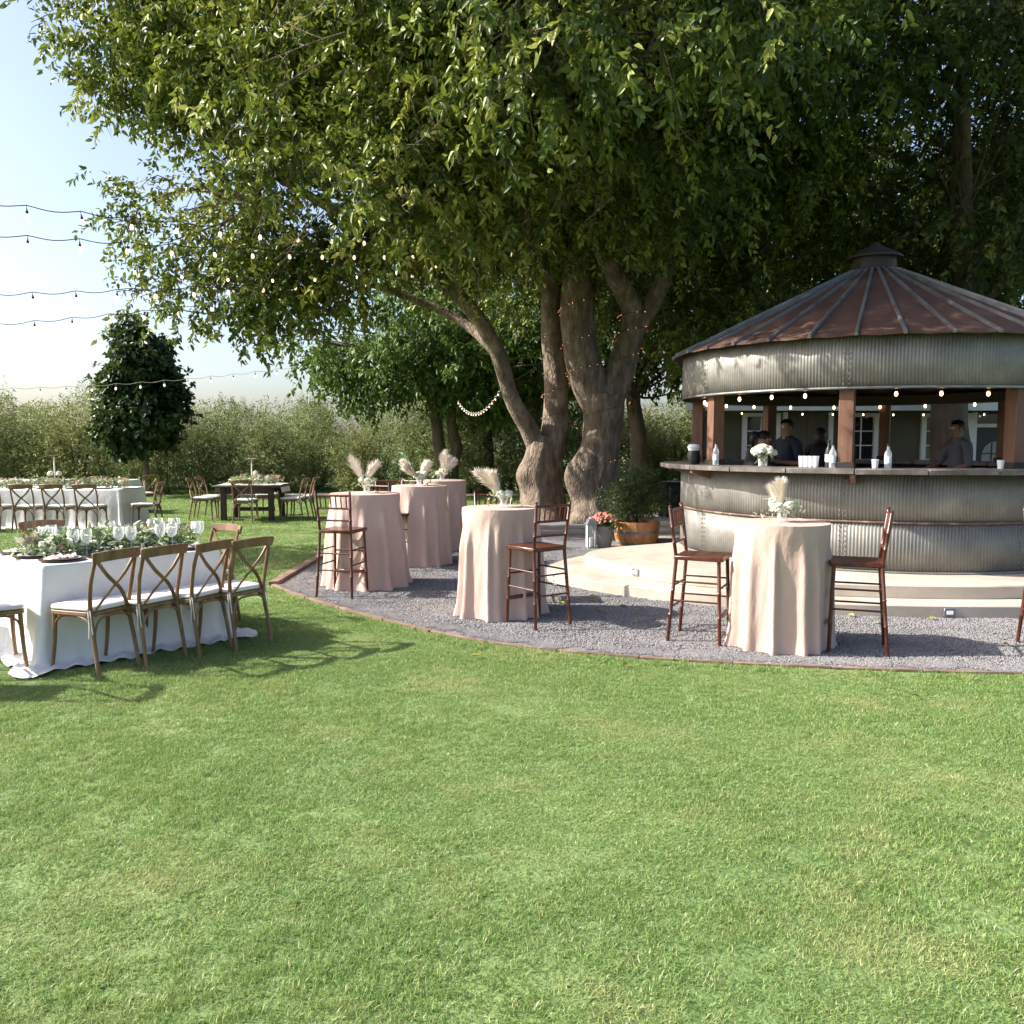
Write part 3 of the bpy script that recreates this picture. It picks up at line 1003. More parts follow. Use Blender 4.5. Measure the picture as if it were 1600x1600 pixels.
for (x0, x1, cols, rows, z0, z1) in ((5.03, 5.86, 2, 6, .25, 2.30), (7.26, 8.0, 2, 6, .25, 2.30), (8.94, 10.04, 3, 6, .25, 2.30)):
    wr = empty('window', ((x0 + x1) / 2 - HX, 0, 0)); wr.parent = hs
    hw = (x1 - x0) / 2
    fr_ = MB()
    fr_.box((-hw + .05, -.03, (z0 + z1) / 2), (.10, .09, z1 - z0)); fr_.box((hw - .05, -.03, (z0 + z1) / 2), (.10, .09, z1 - z0))
    fr_.box((0, -.03, z1 - .04), (hw * 2 - .2, .085, .08)); fr_.box((0, -.03, z0 + .05), (hw * 2 - .2, .085, .10))
    fr_.build('frame', 'white_paint', wr)
    iw, ih = hw * 2 - .2, z1 - z0 - .18
    for i in range(cols):
        for j in range(rows):
            MB().box((-iw / 2 + iw * (i + .5) / cols, -.008, z0 + .10 + ih * (j + .5) / rows), (iw / cols - .02, .012, ih / rows - .02)).build('pane', 'dark_glass', wr)
    for i in range(1, cols):
        MB().box((-iw / 2 + iw * i / cols, -.02, z0 + .10 + ih / 2), (.026, .03, ih)).build('glazing_bar', 'white_paint', wr)
    for j in range(1, rows):
        MB().box((0, -.022, z0 + .10 + ih * j / rows), (iw, .022, .024)).build('glazing_bar', 'white_paint', wr)
# plain dark door pair with white jambs
dr = empty('door', (6.46 - HX, 0, 0)); dr.parent = hs
for x in (-.5, .5):
    MB().box((x, -.03, 1.27), (.10, .09, 2.1)).build('jamb', 'white_paint', dr)
for x in (-.225, .225):
    MB().box((x, -.012, 1.25), (.44, .02, 2.04)).build('leaf_panel', 'house_wall', dr)
    MB().ball((x * .2, -.04, 1.15), .025, 8, 6).build('handle', 'steel_grey', dr)
# door with arched light
dr = empty('door', (10.6 - HX, 0, 0)); dr.parent = hs
MB().box((0, -.015, 1.05), (.92, .04, 1.86)).build('leaf_panel', 'door_dark', dr)
for x in (-.51, .51):
    MB().box((x, -.03, 1.25), (.10, .09, 2.14)).build('jamb', 'white_paint', dr)
MB().box((0, -.03, 2.03), (.92, .085, .08)).build('head', 'white_paint', dr)
MB().box((0, -.01, 2.18), (.92, .02, .2)).build('transom_light', 'dark_glass', dr)
arch = [(-.32, .55), (.32, .55), (.32, 1.35)] + [(.32 * math.cos(R(a)), 1.35 + .34 * math.sin(R(a))) for a in range(15, 180, 15)] + [(-.32, 1.35)]
mb = MB()
na = len(arch)
mb.v += [(x, -.040, z) for x, z in arch] + [(x, -.050, z) for x, z in arch]
mb.f += [tuple(range(na)), tuple(range(2 * na - 1, na - 1, -1))] + [(i, (i + 1) % na, na + (i + 1) % na, na + i) for i in range(na)]
mb.build('arched_light', 'glass', dr, smooth=0)
for x in (-.11, .11):
    MB().box((x, -.056, 1.1), (.02, .012, 1.1)).build('glazing_bar', 'iron_dark', dr)
for z in (.85, 1.15, 1.42):
    MB().box((0, -.060, z), (.62, .012, .02)).build('glazing_bar', 'iron_dark', dr)

# ================================================================== TREES
def crown_obj(parent, lobes, per_m2, k, length, L, W, material, fill=0.25, fill_scale=1.5, tmean=.42, tvar=.17, clump=.62, **kw):
    C, O = lobe_sprays(lobes, per_m2, fill=fill, clump=clump)
    loc = np.array(parent.location)
    parts = [spray_leaves(C - loc, O, k, length, L, W, tmean=tmean, tvar=tvar, **kw)]
    V, F, T = join_leaves(parts)
    me = quad_mesh('crown', V, F, T, material)
    o = bpy.data.objects.new('crown', me)
    link(o, parent)
    return C - loc, O


def local(pts, loc):
    return [tuple(Vector(q) - Vector(loc)) for q in pts]


def bare_twigs(mb, lobes, loc, n_):
    """dead pale twigs that stick out of the leaves"""
    for k in range(n_):
        c, r = lobes[rnd.randrange(len(lobes))]
        d = Vector((rnd.gauss(-.3, 1), rnd.gauss(-1.0, .7), rnd.gauss(-.1, .8))).normalized()
        p0 = Vector(c) - Vector(loc) + Vector((d.x * r[0], d.y * r[1], d.z * r[2])) * rnd.uniform(.7, .95)
        p1 = p0 + d * rnd.uniform(.5, 1.1) + Vector((rnd.gauss(0, .3), rnd.gauss(0, .2), rnd.gauss(-.25, .3)))
        twigs(mb, [p0], [p1], .013, 4)
        for _ in range(4):
            q = p0.lerp(p1, rnd.uniform(.3, .95))
            e = q + Vector((rnd.gauss(0, .25), rnd.gauss(-.05, .2), rnd.gauss(-.1, .22)))
            twigs(mb, [q], [e], .007, 3)
            twigs(mb, [q.lerp(e, .6)], [q.lerp(e, .6) + Vector((rnd.gauss(0, .14), rnd.gauss(0, .1), rnd.gauss(0, .14)))], .005, 3)


# ---- first big shade tree (fork with limb leaning out over the lawn)
locA = (0.69, 18.6, 0)
tA = empty('shade_tree', locA, 0, 'big leafy shade tree with forked burled trunk and limb reaching over the lawn', 'tree')
mb = MB()
bA = [((0.20 - .69, -.25, 1.0), .60, .28), ((-.45, -.3, .03), .5, .22), ((.1, -.6, .02), .4, .2), ((0.5 - .69, -.4, 1.5), .25, .3)]
limb(mb, [(-.04, 0, -.1), (-.02, 0, .25), (-.05, 0, .8), (-.02, 0, 1.35), (.03, 0, 1.8)], [.64, .50, .43, .38, .32], 10, 48, .05, bA)
limb(mb, [(.30, -.1, -.05), (.18, -.05, .5), (.1, 0, 1.3)], [.26, .24, .2], 5, 12, .05)
limb(mb, local([(.60, 18.55, 1.4), (.36, 18.4, 1.95), (0, 18.2, 2.58), (-.30, 17.9, 3.5), (-.80, 17.5, 4.3), (-1.65, 16.8, 4.95), (-3.2, 15.8, 5.8), (-4.8, 15, 6.6)], locA),
     [.24, .19, .17, .16, .15, .13, .09, .04], 6, 12, .05)
limb(mb, local([(.80, 18.6, 1.4), (.92, 18.6, 2.1), (.94, 18.6, 2.9), (.85, 18.5, 4.0), (.70, 18.2, 5.4), (.2, 17.5, 7.4), (-.6, 16.5, 9.2)], locA), [.30, .27, .25, .22, .18, .12, .05], 6, 12, .05)
limb(mb, local([(.85, 18.5, 4.0), (1.0, 19.2, 5.4), (.5, 20, 7.5)], locA), [.16, .12, .05], 5, 10)
limb(mb, local([(-.30, 17.9, 3.5), (-1.2, 18.6, 4.3), (-3.2, 18.2, 5.0), (-5, 17.2, 5.0)], locA), [.12, .10, .07, .03], 5, 10)
limb(mb, local([(-1.65, 16.8, 4.95), (-1.2, 15.2, 5.6), (-1.0, 13.6, 5.8)], locA), [.10, .07, .03], 5, 8)
lobA = [((-5.75, 15.0, 8.4), (1.15, 1.5, 1.4)), ((-5.15, 16.3, 5.6), (1.65, 1.0, 1.2)), ((-3.1, 13.2, 7.4), (1.9, 1.4, 1.7)), ((-1.6, 12.5, 5.4), (1.8, 1.0, .75)),
        ((-2.0, 13.4, 8.5), (2.6, 2.0, 1.9)), ((-4.5, 14.6, 9.2), (2.0, 1.8, 1.5)), ((-4.9, 16.3, 4.5), (1.9, .8, .6)), ((-2.8, 16.2, 5.1), (2.2, .9, .85)),
        ((-3.4, 16.2, 8.2), (2.9, 1.9, 1.8)), ((-.3, 18.2, 7.4), (3.0, 2.4, 2.0)), ((-.8, 16.0, 5.9), (1.9, 1.4, 1.0)), ((-2.5, 16, 10.8), (4.3, 3.3, 2.1)), ((-1.2, 11.6, 6.6), (1.5, 1.2, 1.0))]
tw_start = [(-4.6, 15.1, 6.4), (-4.4, 15.4, 5.8), (-3.2, 15.4, 6.0), (-1.4, 14.4, 5.3), (-.8, 15.3, 8.2), (-4.0, 15.2, 7.8), (-4.4, 17.3, 5), (-3.0, 18.0, 5.0), (-2.5, 16.3, 6.6), (0, 18, 6.4), (-.9, 16, 5.7), (-1, 16.3, 9.3), (-1.2, 13.6, 6.4)]
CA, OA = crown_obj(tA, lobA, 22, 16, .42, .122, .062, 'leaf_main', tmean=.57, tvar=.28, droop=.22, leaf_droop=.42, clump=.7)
for (c, r), s_ in zip(lobA, tw_start):
    st = Vector(s_) - Vector(locA)
    c_ = Vector(c) - Vector(locA)
    for k in range(16):
        d = Vector((rnd.gauss(0, 1), rnd.gauss(-.4, 1), rnd.gauss(0, 1))).normalized()
        e = c_ + Vector((d.x * r[0], d.y * r[1], d.z * r[2])) * rnd.uniform(.75, 1.08)
        twigs(mb, [st], [e], rnd.uniform(.018, .04))
        for _ in range(3):
            q = st.lerp(e, rnd.uniform(.45, .95))
            twigs(mb, [q], [q + Vector((rnd.gauss(0, .35), rnd.gauss(-.1, .35), rnd.gauss(-.15, .3)))], .009, 3)
bare_twigs(mb, lobA, locA, 70)
mb.build('trunk', 'bark_pale', tA, smooth=60)

# ---- second big shade tree (thick trunk with a large burl, beside the bar)
locB = (1.75, 18.1, 0)
tB = empty('shade_tree', locB, 0, 'massive shade tree with thick burled trunk standing behind the barrel planter', 'tree')
mb = MB()
bB = [((-.48, -.25, 1.12), .80, .34), ((-.42, -.3, .72), .35, .28), ((-.35, -.35, .05), .5, .22), ((.4, -.3, .03), .45, .2), ((.2, -.4, 2.5), .25, .3), ((-.2, -.4, 1.45), .3, .3)]
limb(mb, [(.02, 0, -.1), (.02, 0, .3), (.05, 0, .9), (.10, 0, 1.5), (.15, 0, 2.1), (.16, 0, 2.65)], [.58, .47, .45, .40, .40, .42], 10, 52, .05, bB)
limb(mb, local([(1.85, 18.1, 2.3), (1.58, 18.1, 2.95), (1.42, 18.0, 3.6), (1.34, 18.0, 4.5), (1.40, 17.9, 5.6), (1.5, 17.4, 7.4), (1.2, 16.5, 9.2)], locB), [.36, .36, .36, .34, .30, .18, .06], 6, 16, .05)
limb(mb, local([(1.95, 18.1, 2.3), (2.22, 18.1, 3.05), (2.45, 18.0, 3.85), (2.45, 17.8, 4.35), (2.05, 17.4, 4.95), (1.5, 16.8, 5.7), (.9, 15.6, 6.6)], locB), [.30, .30, .26, .22, .19, .15, .06], 6, 14, .05)
limb(mb, local([(2.45, 18.0, 3.85), (2.85, 17.8, 4.5), (3.1, 17.6, 5.2), (3.15, 17.4, 6.0), (3.5, 16.5, 7.6), (4.4, 15.4, 8.6)], locB), [.22, .18, .16, .13, .09, .04], 6, 12, .05)
limb(mb, local([(1.34, 18.0, 4.6), (2.4, 18.8, 6.2), (4.5, 19, 7.6), (6.5, 19.3, 8)], locB), [.2, .16, .12, .05], 5, 10)
lobB = [((.4, 13.2, 6.1), (1.9, 1.7, 1.45)), ((1.2, 13.6, 8.3), (2.4, 2.0, 1.8)), ((2.2, 14.4, 5.9), (1.35, 1.6, 1.15)), ((3.9, 14.4, 8.1), (2.4, 2.2, 1.6)), ((3.7, 17.6, 7.6), (3.2, 2.6, 2.2)),
        ((2.0, 16.2, 7.0), (2.6, 2.0, 1.8)), ((6.4, 19.6, 7.2), (3.2, 2.4, 2.3)), ((1.2, 20, 6.6), (3.4, 2.2, 2.0)), ((2.6, 16, 10.8), (4.5, 3.4, 2.2)), ((1.6, 12.4, 7.6), (1.5, 1.3, 1.2)),
        ((4.6, 20.2, 4.6), (2.2, 1.6, 1.3)), ((2.9, 12.6, 9.3), (2.4, 1.8, 1.6)), ((1.7, 11.3, 6.7), (1.8, 1.3, 1.2)), ((.3, 11.4, 8.0), (1.8, 1.3, 1.3)), ((3.7, 11.6, 8.3), (1.7, 1.3, 1.2)), ((-1.0, 10.6, 7.4), (1.3, 1.1, .9)), ((.3, 9.9, 6.0), (1.3, .95, .8)), ((2.1, 9.9, 6.5), (1.3, .95, .75))]
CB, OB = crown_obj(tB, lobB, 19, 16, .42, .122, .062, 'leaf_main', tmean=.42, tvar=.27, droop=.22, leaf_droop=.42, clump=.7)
tw_start = [(.9, 15.2, 6.5), (1.3, 16, 8.2), (2.0, 17, 5.6), (3.8, 16, 7.9), (3.3, 17, 7), (1.5, 17.2, 6.6), (5.6, 19.2, 7.7), (1.6, 18.6, 6.6), (1.9, 16.5, 9.2), (1.3, 15, 7.2), (3.6, 19, 6.4), (2.2, 15, 8.8), (1.5, 13.4, 7.0), (.6, 13.6, 7.6), (3.4, 13.4, 8.4), (-.3, 12.6, 7.3), (.4, 12.0, 6.3), (1.9, 12.0, 6.8)]
for (c, r), s_ in zip(lobB, tw_start):
    st = Vector(s_) - Vector(locB)
    c_ = Vector(c) - Vector(locB)
    for k in range(16):
        d = Vector((rnd.gauss(0, 1), rnd.gauss(-.6, 1), rnd.gauss(0, 1))).normalized()
        e = c_ + Vector((d.x * r[0], d.y * r[1], d.z * r[2])) * rnd.uniform(.75, 1.1)
        twigs(mb, [st], [e], rnd.uniform(.018, .04))
        for _ in range(3):
            q = st.lerp(e, rnd.uniform(.45, .95))
            twigs(mb, [q], [q + Vector((rnd.gauss(0, .35), rnd.gauss(-.1, .35), rnd.gauss(-.2, .3)))], .009, 3)
bare_twigs(mb, lobB, locB, 90)
mb.build('trunk', 'bark_pale', tB, smooth=60)

# ---- tree at the right, behind and above the bar
locC = (8.6, 17.0, 0)
tC = empty('shade_tree', locC, 0, 'dark leafy tree rising over the right side of the bar roof', 'tree')
mb = MB()
limb(mb, [(0, 0, -.1), (.05, 0, 1), (-.05, 0, 2.4), (.1, -.2, 4.2), (-.4, -.8, 6.2), (-1.0, -1.8, 8.2)], [.45, .38, .33, .28, .18, .06], 5, 14)
limb(mb, [(.1, -.2, 4.0), (1, -.5, 5.4), (1.8, -.8, 7.4)], [.2, .14, .05], 5, 10)
limb(mb, [(.0, -.2, 4.4), (-.7, -1.6, 5.6), (-1.6, -3.2, 7.0)], [.18, .12, .05], 5, 10)
lobC = [((6.9, 13.9, 7.9), (1.9, 1.7, 1.2)), ((9.0, 15.6, 6.5), (2.2, 1.9, 1.9)), ((10.6, 17, 8.5), (2.4, 2.4, 2.4)), ((7.4, 17, 9.8), (2.8, 2.4, 1.7)), ((8.4, 19, 6.8), (2.6, 2, 2.0)), ((9.6, 14.3, 8.9), (1.8, 1.6, 1.4)), ((9.6, 17.5, 4.9), (1.6, 1.5, 1.3))]
crown_obj(tC, lobC, 15, 14, .44, .125, .064, 'leaf_right', tmean=.44, tvar=.26, droop=.25, leaf_droop=.45, clump=.7)
for (c, r) in lobC:
    c_ = Vector(c) - Vector(locC)
    st = c_ * .55 + Vector((0, -.5, 2.4)) * .45
    for k in range(4):
        d = Vector((rnd.gauss(0, 1), rnd.gauss(-.6, 1), rnd.gauss(0, 1))).normalized()
        e = c_ + Vector((d.x * r[0], d.y * r[1], d.z * r[2])) * rnd.uniform(.8, 1.12)
        twigs(mb, [st], [e], rnd.uniform(.012, .022))
bare_twigs(mb, lobC, locC, 26)
mb.build('trunk', 'bark_dark', tC, smooth=60)

# ---- dense trees far behind the bar and between the trunks
locD = (3.5, 24.5, 0)
tD = empty('background_tree', locD, 0, 'dark dense tree filling the gap between trunks and bar', 'tree', 'dense trees behind the bar')
lobD = [((3.5, 24.5, 5.6), (2.6, 2.2, 1.9)), ((2.0, 24.8, 4.4), (1.9, 1.8, 1.1)), ((4.9, 24.2, 4.5), (1.9, 1.8, 1.2)), ((3.3, 24.3, 7.6), (2.6, 2.2, 2.0)), ((5.0, 24.6, 7.0), (2.2, 2.0, 1.6))]
crown_obj(tD, lobD, 9, 10, .55, .19, .10, 'leaf_back', tmean=.4)
mb = MB()
limb(mb, [(0, 0, -.1), (.1, 0, 1.5), (-.1, 0, 3.2), (.2, 0, 5.5), (0, 0, 7.5)], [.3, .24, .2, .14, .04], 4, 10)
for (c, r) in lobD:
    c_ = Vector(c) - Vector(locD)
    twigs(mb, [(0, 0, 3.0)] * 5, [c_ + Vector((rnd.gauss(0, r[0] * .5), rnd.gauss(0, r[1] * .5), rnd.gauss(0, r[2] * .5))) for _ in range(5)], .05, 5)
mb.build('trunk', 'bark_dark', tD, smooth=60)
for (x, y, a, s_, lb) in ((8.6, 28.0, 2.1, 1.15, 'tall dense tree behind the house above the bar roof'), (13.5, 27.0, 4.0, 1.15, 'dense tree behind the house at the right edge'), (-.8, 28.5, 1.2, .72, 'small dense tree seen low between the two thick trunks')):
    o = copy_tree(tD)
    o.location = (x, y, 0); o.rotation_euler.z = a; o.scale = (s_, s_, s_); o['label'] = lb

# ---- smaller twin-stemmed tree at the far end of the lawn
locE = (-1.95, 26.0, 0)
tE = empty('twin_stem_tree', locE, 0, 'smaller twin-stemmed tree with spreading crown behind the cocktail tables', 'tree')
mb = MB()
limb(mb, [(.05, 0, -.1), (.03, 0, .5), (-.02, 0, 1.0)], [.34, .28, .30], 5, 12)
limb(mb, [(-.05, 0, .8), (-.22, 0, 1.5), (-.30, 0, 2.2), (-.6, 0, 3.2), (-2.0, -.2, 4.2), (-3.6, -.4, 4.6)], [.24, .19, .17, .14, .09, .03], 5, 10)
limb(mb, [(.12, 0, .8), (.30, 0, 1.45), (.18, 0, 2.0), (.15, 0, 2.8), (.8, -.1, 4.0), (1.6, 0, 5)], [.20, .17, .16, .14, .09, .03], 5, 10)
lobE = [((-2.2, 26, 4.2), (2.4, 2.0, 1.25)), ((-4.6, 25.8, 4.0), (1.7, 1.6, 1.0)), ((-5.7, 25.6, 4.3), (1.0, 1.1, .6)), ((.0, 26.2, 4.2), (2.0, 1.8, 1.5)), ((-2.6, 26, 5.5), (2.6, 2.0, 1.2)), ((-3.4, 25.6, 3.3), (1.2, 1.2, .6)), ((-.6, 25.6, 3.1), (1.4, 1.3, .6)), ((1.3, 26.4, 3.6), (1.4, 1.4, 1.0))]
crown_obj(tE, lobE, 13, 10, .45, .17, .09, 'leaf_small_tree', tmean=.45)
for (c, r) in lobE:
    c_ = Vector(c) - Vector(locE)
    twigs(mb, [(c_.x * .25, 0, 3.0)] * 5, [c_ + Vector((rnd.gauss(0, r[0] * .5), rnd.gauss(0, r[1] * .5), rnd.gauss(0, r[2] * .5))) for _ in range(5)], .04, 5)
mb.build('trunk', 'bark_dark', tE, smooth=60)

# ---- dark broad-leaved tree in front of the hedge
locF = (-11.2, 26.4, 0)
tF = empty('dark_leaved_tree', locF, 0, 'dark broad-leaved upright tree standing out in front of the olive hedge', 'tree')
lobF = [((-11.2, 26.4, 3.1), (1.05, 1.0, 1.2)), ((-11.2, 26.4, 4.3), (.8, .8, .9)), ((-11.5, 26.2, 2.4), (.85, .8, .6)), ((-10.85, 26.2, 2.6), (.8, .8, .7)), ((-11.4, 26.4, 5.0), (.4, .4, .5)), ((-10.7, 26.4, 4.1), (.5, .5, .55)), ((-11.8, 26.4, 3.8), (.45, .5, .5)), ((-11.3, 26.2, 1.9), (1.0, .9, .5)), ((-10.7, 26.3, 3.3), (.6, .6, .6)), ((-11.9, 26.3, 2.9), (.5, .6, .6))]
crown_obj(tF, lobF, 46, 7, .22, .17, .13, 'leaf_fig', tmean=.4, droop=.2, leaf_droop=.3, clump=.3, fill=.35)
mb = MB()
limb(mb, [(0.05, 0, -.1), (.02, 0, .8), (0, 0, 1.8), (-.05, 0, 3.2), (0, 0, 4.6)], [.11, .09, .08, .05, .02], 4, 10)
mb.build('trunk', 'bark_pale', tF, smooth=60)

# ---- hedge of olive-green bushy trees along the end of the lawn
protoH = []
for v_i in range(4):
    h_ = (3.3, 3.6, 3.0, 3.8)[v_i]
    root = empty('hedge_tree', (0, 0, 0), 0, 'bushy olive-green tree in the hedge at the end of the lawn', 'tree', 'row of olive-green hedge trees')
    lobes = []
    for k in range(9):
        z = rnd.uniform(.6, h_ - .7)
        rr = .95 - .25 * abs(z / h_ - .45)
        lobes.append(((rnd.gauss(0, .45), rnd.gauss(0, .4), z), (rr * rnd.uniform(.7, 1), rr * rnd.uniform(.7, 1), rnd.uniform(.55, .85))))
    for k in range(5):
        lobes.append(((rnd.gauss(0, .55), rnd.gauss(0, .4), rnd.uniform(.35, .6)), (.7, .7, .42)))
    lobes += [((rnd.gauss(0, .3), rnd.gauss(0, .25), h_ - .45), (.72, .68, .42)), ((rnd.gauss(0, .5), rnd.gauss(0, .3), h_ - .7), (.7, .65, .45))]
    C, O = lobe_sprays(lobes, 15, fill=.12, rough=.35)
    a1 = spray_leaves(C, O, 9, .42, .105, .036, droop=-.25, leaf_droop=.05, up=.15, tmean=.45, tvar=.20, simple=True, sink=.05)
    # upright wands above the top
    n_w = 9
    Cw = np.stack([rng.normal(0, .5, n_w), rng.normal(0, .4, n_w), rng.uniform(h_ - .75, h_ - .15, n_w)], 1)
    Ow = np.tile(np.array([[0, 0, 1.0]]), (n_w, 1))
    a2 = spray_leaves(Cw, Ow, 12, .52, .10, .03, droop=-.9, leaf_droop=-.1, up=.3, jitter=.16, tmean=.5, simple=True, sink=0)
    V, F, T = join_leaves([a1, a2])
    link(bpy.data.objects.new('crown', quad_mesh('crown', V, F, T, 'leaf_olive')), root)
    mb = MB()
    for k in range(5):
        x = rnd.uniform(-.3, .3)
        limb(mb, [(x, rnd.uniform(-.2, .2), -.05), (x * 1.6, rnd.uniform(-.2, .2), 1.0), (x * 2.4, rnd.uniform(-.3, .3), 2.2)], [.05, .04, .015], 3, 6)
    mb.build('stem', 'bark_dark', root, smooth=60)
    protoH.append(root)
spots = []
x = -23.5
while x < 9.5:
    spots.append((x + rnd.uniform(-.25, .25), 28.9 + (.75 if len(spots) % 2 else -.55) + rnd.uniform(-.3, .3) - (0.7 if x < -13 else 0), rnd.uniform(.72, .98)))
    x += 1.55
x = -25.0
while x < 11:
    spots.append((x + rnd.uniform(-.3, .3), 31.2 + rnd.uniform(-.4, .4), rnd.uniform(.88, 1.08)))
    x += 2.0
for i, (x, y, s_) in enumerate(spots):
    o = protoH[i % 4] if i < 4 else copy_tree(protoH[rnd.randrange(4)])
    o.location = (x, y, 0); o.rotation_euler.z = rnd.uniform(0, 6.28); o.scale = (s_ * 1.05, s_ * 1.05, s_ * rnd.uniform(.9, 1.08))

# ---- branch tips of a tree that stands left of the picture
locG = (-9.2, 12.4, 0)
tG = empty('side_tree', locG, 0, 'tree at the left edge with only its branch tips in view', 'tree')
mb = MB()
limb(mb, [(-2.6, 0, -.1), (-2.5, 0, 1.8), (-2.3, 0, 3.6), (-1.8, 0, 5.2)], [.2, .16, .12, .03], 4, 10)
limb(mb, [(-2.3, 0, 3.4), (-1.2, -.1, 4.3), (1.0, -.3, 4.55), (1.55, -.4, 4.5)], [.08, .06, .03, .008], 5, 8)
limb(mb, [(-2.3, 0, 3.2), (-1.2, 0, 3.7), (1.0, -.3, 3.78), (1.52, -.4, 3.72)], [.08, .06, .03, .008], 5, 8)
mb.build('trunk', 'bark_dark', tG, smooth=60)
crown_obj(tG, [((-10.9, 12.3, 4.9), (1.5, 1.6, 1.4)), ((-9.3, 12.2, 4.75), (1.15, .5, .25)), ((-9.3, 12.2, 3.85), (1.1, .5, .25))], 14, 11, .4, .15, .08, 'leaf_main')

# ================================================================== FURNITURE
def make_crossback():
    t = empty('crossback_chair')
    for s in (-1, 1):
        mb = MB()
        path = curve([(s * .195, -.285, 0), (s * .188, -.245, .22), (s * .182, -.205, .44), (s * .196, -.235, .66), (s * .188, -.295, .86)], 5)
        mb.tube(path, interp([.0145, .0165, .0175, .016, .014], 5), 8)
        mb.build('back_post', 'oak', t)
    for s in (-1, 1):
        mb = MB()
        mb.tube(curve([(s * .205, .215, 0), (s * .188, .195, .22), (s * .182, .185, .445)], 4), interp([.013, .016, .018], 4), 8)
        mb.build('leg', 'oak', t)
    # seat with rounded corners
    mb = MB()
    poly = []
    for (cx, cy, a0) in ((.165, .165, 0), (-.165, .165, 90), (-.14, -.165, 180), (.14, -.165, 270)):
        for k in range(5):
            a = R(a0 + 22.5 * k)
            poly.append((cx + .055 * math.cos(a), cy + .055 * math.sin(a)))
    mb.prism(poly, .425, .455)
    mb.build('seat', 'oak', t, bevel=.004)
    mb = MB()
    rows = [(.90, .457), (.985, .463), (1.0, .476), (.97, .490), (.75, .498), (.001, .500)]
    for (q, z) in rows:
        mb.v += [(x * q, y * q, z) for x, y in poly]
    npo = len(poly)
    for j in range(len(rows) - 1):
        mb.f += [(j * npo + i, j * npo + (i + 1) % npo, (j + 1) * npo + (i + 1) % npo, (j + 1) * npo + i) for i in range(npo)]
    mb.f.append(tuple(range(npo - 1, -1, -1)))
    cu = mb.build('cushion', 'cushion', t, smooth=60)
    for s in (-1, 1):
        mb = MB()
        mb.strip(curve([(s * .165, -.18, .478), (s * .20, -.225, .462), (s * .202, -.235, .38), (s * .196, -.24, .30)], 4), .008, .003, (1, 0, 0))
        mb.strip(curve([(s * .165, -.18, .475), (s * .207, -.21, .45), (s * .215, -.225, .36), (s * .218, -.22, .27)], 4), .008, .003, (1, 0, 0))
        mb.build('tie', 'cushion', cu)
    # steam-bent top rail
    mb = MB()
    path = [(x, -.300 - .045 * (1 - (x / .215) ** 2), .855 + .012 * (1 - (x / .215) ** 2)) for x in [(-.222 + .444 * i / 14) for i in range(15)]]
    mb.strip(path, .075, .022, (0, -.22, 1))
    mb.build('top_rail', 'oak', t, bevel=.005)
    for s in (-1, 1):
        mb = MB()
        path = curve([(s * .178, -.288, .835), (s * .09, -.285 + .006 * s, .72), (-s * .045, -.272 + .006 * s, .60), (-s * .150, -.225, .47)], 6)
        mb.strip(path, .028, .010, (1, 0, .6 * s))
        mb.build('cross_brace', 'oak', t)
    # bentwood arches under the seat
    def arch(a, b_, nm):
        a, b_ = Vector(a), Vector(b_)
        pts = []
        for i in range(13):
            u = i / 12
            z = .235 + .185 * (1 - abs(2 * u - 1) ** 3.2)
            k = .5 - .5 * math.cos(math.pi * u)
            q = a.lerp(b_, .12 * u + .88 * k)
            pts.append((q.x, q.y, z))
        MB().tube(pts, .0095, 6).build('arch_brace', 'oak', t)
    arch((-.186, .200, 0), (.186, .200, 0), 'f'); arch((-.184, -.240, 0), (.184, -.240, 0), 'b')
    arch((-.188, -.235, 0), (-.188, .20, 0), 'l'); arch((.188, -.235, 0), (.188, .20, 0), 'r')
    return t


